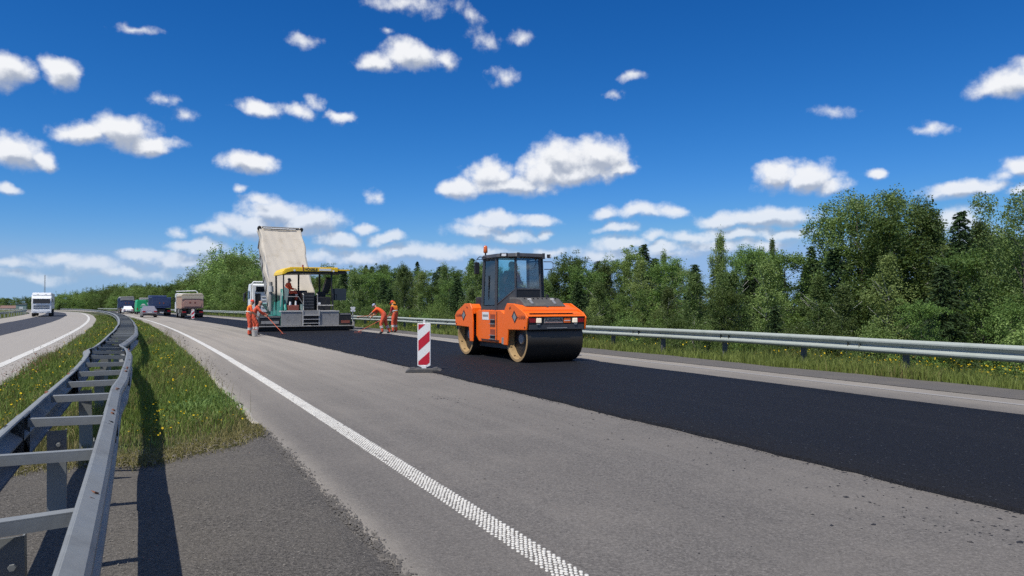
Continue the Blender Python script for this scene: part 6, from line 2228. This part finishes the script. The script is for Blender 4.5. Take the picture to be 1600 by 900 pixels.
    def cap(name, mat, brim):
        mb = MB()
        prof = [(.0, .088), (.05, .080), (.085, .045), (.098, .0), (.100, -.022)]
        vs_, fs_ = [], []
        nn = 16
        for r_, z_ in prof:
            for i in range(nn):
                vs_.append(hatc + q @ Vector((r_ * math.cos(6.2832 * i / nn), r_ * math.sin(6.2832 * i / nn), z_)))
        for k in range(len(prof) - 1):
            fs_ += [(k * nn + i, k * nn + (i + 1) % nn, (k + 1) * nn + (i + 1) % nn, (k + 1) * nn + i) for i in range(nn)]
        mb.add(vs_, fs_)
        if brim:
            c0 = hatc - face * .018
            pts = [c0 + rt * .085 + fwd * .05, c0 + rt * .07 + fwd * .155 - face * .02, c0 + fwd * .18 - face * .025, c0 - rt * .07 + fwd * .155 - face * .02, c0 - rt * .085 + fwd * .05]
            mb.pane(pts, .008)
        return mb.build(name, mat, body, smooth=50)
    if wear.get('cap'):
        cap('cap', M[wear['cap']], True)
    else:
        cap('hair', M[wear.get('hair', 'hairdark')], False).scale = (1, 1, 1)
    if wear.get('neckflap'):
        MB().pane([hatc - fwd * .095 + rt * .09, hatc - fwd * .095 - rt * .09, hatc - fwd * .12 - rt * .11 - face * .16, hatc - fwd * .12 + rt * .11 - face * .16], .01).build('neck_flap', M[wear['neckflap']], body)
    # reflective bands
    for s_ in 'LR':
        for f_ in (.30, .46):
            c_ = P['knee' + s_].lerp(P['ank' + s_], f_)
            d = (P['ank' + s_] - P['knee' + s_]).normalized() * .022
            MB().cyl(c_ - d, c_ + d, .098 - f_ * .02, .097 - f_ * .02, 12, False).build('reflective_band', M['refl'], body, smooth=60)
    if wear.get('band'):
        c_ = P['waist'].lerp(P['chest'], .35)
        d = (P['chest'] - P['waist']).normalized()
        qq = d.to_track_quat('Z', 'Y').to_matrix()
        vs_ = [c_ + qq @ Vector((.205 * math.cos(6.2832 * i / 18), .172 * math.sin(6.2832 * i / 18), z_)) for z_ in (-.024, .024) for i in range(18)]
        MB().add(vs_, [(i, (i + 1) % 18, 18 + (i + 1) % 18, 18 + i) for i in range(18)]).build('reflective_band', M['refl'], body, smooth=60)
    return body


def local_to_world(body_loc, rz, p):
    c, s_ = math.cos(rz), math.sin(rz)
    return Vector((body_loc[0] + c * p[0] - s_ * p[1], body_loc[1] + s_ * p[0] + c * p[1], body_loc[2] + p[2]))


def long_tool(name, label, cat, a, b, head, mat, r=.017):
    """a: hand end, b: working end, both in world coordinates"""
    a, b = Vector(a), Vector(b)
    t = thing(name, label, cat, b)
    MB().tube([(0, 0, 0), (a - b) * .5, a - b], r, 8).build('handle', mat, t, smooth=40)
    d = (a - b)
    sd = d.cross(Vector((0, 0, 1))).normalized()
    if head == 'rake':
        mb = MB()
        mb.tube([sd * -.22, sd * .22], .016, 6)
        mb.build('rake_head', M['redbrown'], t)
        mb = MB()
        for k in range(9):
            mb.tube([sd * (-.21 + .0525 * k), sd * (-.21 + .0525 * k) + Vector((0, 0, -.06)) - d.normalized() * .02], .006, 5)
        mb.build('rake_teeth', M['redbrown'], t)
    else:
        f = -Vector((d.x, d.y, d.z * .4)).normalized()
        mb = MB()
        mb.pane([sd * -.05, sd * .05, sd * .14 + f * .10, sd * .13 + f * .30, f * .36, sd * -.13 + f * .30, sd * -.14 + f * .10], .012)
        mb.build('blade', M['black'], t)
    return t


W_STD = dict(top='hivis', legs='hivis_dk', sleeve='hivis', forearm='skin', skin='skin', feet='boots')
G = 'road workers in orange'
# two workers at the left end of the screed
l1, r1 = rpos(37.6, 2.55, 0.0), rad(-62)
person('worker in orange with red cap standing left of the paver', l1, r1,
       dict(chest=(0, .05, 1.31), neck=(0, .09, 1.48), skull=(0, .13, 1.56), head=(0, .155, 1.63), crown=(0, .155, 1.71), shL=(-.18, .05, 1.43), shR=(.18, .05, 1.43),
            elL=(-.26, .10, 1.17), wrL=(-.13, .30, 1.05), elR=(.26, .10, 1.17), wrR=(.12, .32, 1.00), ankL=(-.12, .10, .10), toeL=(-.13, .27, .05), kneeL=(-.11, .12, .51), look=(0, 1, -.35)),
       dict(W_STD, top='vest', cap='caporange', band=True), G)
l2, r2 = rpos(38.9, 2.98, 0.0), rad(-70)
person('bare-headed worker in orange overalls bending towards the paver screed', l2, r2,
       dict(pelvis=(0, -.04, .96), waist=(0, .02, 1.09), chest=(0, .12, 1.28), neck=(0, .20, 1.44), skull=(0, .26, 1.51), head=(0, .29, 1.57), crown=(0, .31, 1.65),
            hipL=(-.095, -.05, .92), hipR=(.095, -.05, .92), kneeR=(.11, .16, .52), ankR=(.12, .12, .10), toeR=(.13, .29, .05), shL=(-.18, .15, 1.39), shR=(.18, .15, 1.39),
            elL=(-.24, .28, 1.14), wrL=(-.12, .48, 1.00), elR=(.24, .32, 1.15), wrR=(.10, .56, 1.04), look=(0, 1, -.8)),
       dict(W_STD, top='hivis_dk', sleeve='hivis_dk', forearm='hivis_dk', hair='skin'), G)
h2 = local_to_world(l2, r2, (0.0, .55, 1.00))
long_tool('rake', 'red-handled rake held by the worker bending at the screed', 'rake', h2, h2 + Vector((.95, -.25, -.93)), 'rake', M['hose'])
bk = thing('bucket', 'small pale bucket on the road by the feet of the worker with red cap', 'bucket', rpos(37.3, 2.78, 0.0), 0)
MB().lathe([(.0, .01), (.12, .01), (.15, .30), (.155, .31), (.14, .30), (.11, .04)], (0, 0, 0), 'z', 18).build('pail', M['plate_light'], bk, smooth=40)
MB().tube([(-.15, 0, .29), (-.10, .02, .40), (0, .03, .43), (.10, .02, .40), (.15, 0, .29)], .006, 6).build('handle', M['plate'], bk)
# two workers on the right
l3, r3 = rpos(36.6, 8.85, 0.03), rad(84)
person('stooping worker in orange with grey cap reaching forward right of the paver', l3, r3,
       dict(pelvis=(0, -.10, .93), waist=(0, .0, 1.05), chest=(0, .19, 1.20), neck=(0, .32, 1.31), skull=(0, .39, 1.36), head=(0, .44, 1.41), crown=(0, .48, 1.48),
            hipL=(-.10, -.10, .90), hipR=(.10, -.10, .90), kneeL=(-.14, .06, .50), ankL=(-.16, -.05, .10), toeL=(-.17, .12, .05), kneeR=(.15, -.12, .50), ankR=(.19, -.34, .10), toeR=(.20, -.17, .05),
            shL=(-.18, .26, 1.28), shR=(.18, .26, 1.28), elL=(-.20, .46, 1.08), wrL=(-.10, .68, .93), elR=(.20, .42, 1.05), wrR=(.08, .60, .86), look=(0, 1, -.7)),
       dict(W_STD, cap='capblue'), G)
h3 = local_to_world(l3, r3, (-.02, .74, .90))
long_tool('shovel', 'black-bladed shovel held by the stooping worker', 'shovel', local_to_world(l3, r3, (.10, .35, .96)), h3 + Vector((-.60, .1, -.05)), 'shovel', M['wood'])
l4, r4 = rpos(38.8, 10.25, -0.01), rad(62)
person('worker in yellow-orange vest and red cap standing behind the stooping worker', l4, r4,
       dict(chest=(0, .06, 1.31), neck=(0, .12, 1.47), skull=(0, .16, 1.55), head=(0, .185, 1.62), crown=(0, .18, 1.70), shL=(-.18, .06, 1.42), shR=(.18, .06, 1.42),
            elL=(-.25, .08, 1.15), wrL=(-.15, .28, .98), elR=(.25, .06, 1.15), wrR=(.14, .24, .93), kneeL=(-.13, .05, .51), ankL=(-.16, -.02, .10), toeL=(-.18, .15, .05), look=(0, 1, -.4)),
       dict(W_STD, top='vest', sleeve='redshirt', cap='caporange', neckflap='vest', band=True), G)
h4 = local_to_world(l4, r4, (.0, .30, .96))
long_tool('rake', 'orange-handled rake held by the worker in the yellow-orange vest', 'rake', h4, local_to_world(rpos(37.2, 7.75, 0.06), 0, (0, 0, .06)), 'rake', M['hose'])

# paver operator, seated high on the left, turned towards the screed
SIT = dict(pelvis=(0, 0, .10), waist=(0, .0, .24), chest=(0, .03, .46), neck=(0, .05, .64), skull=(0, .07, .72), head=(0, .085, .79), crown=(0, .08, .87),
           hipL=(-.10, .04, .08), kneeL=(-.14, .46, .10), ankL=(-.14, .48, -.34), toeL=(-.14, .65, -.39), hipR=(.10, .04, .08), kneeR=(.14, .46, .10), ankR=(.14, .48, -.34), toeR=(.14, .65, -.39),
           shL=(-.18, .03, .58), elL=(-.25, .10, .32), wrL=(-.18, .34, .28), shR=(.18, .03, .58), elR=(.25, .10, .32), wrR=(.18, .34, .28))
hp = rhead(43)
ol = local_to_world(pv.location, hp, (-.62, 1.55, 2.12))
person('paver operator in red-orange with navy cap seated under the yellow canopy', ol, hp + rad(-75), dict(SIT, look=(.3, 1, -.3)), dict(W_STD, forearm='hivis', cap='capnavy'), G)
MB().span((-.86, 1.32, 1.16), (-.38, 1.80, 2.08)).build('operator_seat', M['black'], pv, bevel=.05)
hr = rhead(19)
dl = local_to_world(ROLLER.location, hr, (-.03 * .965, .26 * .965, 1.86 * .965))
person('roller driver in dark red clothes sitting behind the cab window', dl, hr + math.pi, dict(SIT, ankL=(-.14, .46, -.30), ankR=(.14, .46, -.30), toeL=(-.14, .6, -.34), toeR=(.14, .6, -.34), look=(.2, 1, -.25)),
       dict(W_STD, top='redshirt', sleeve='redshirt', forearm='redshirt', legs='redshirt'), 'machine drivers', .96)
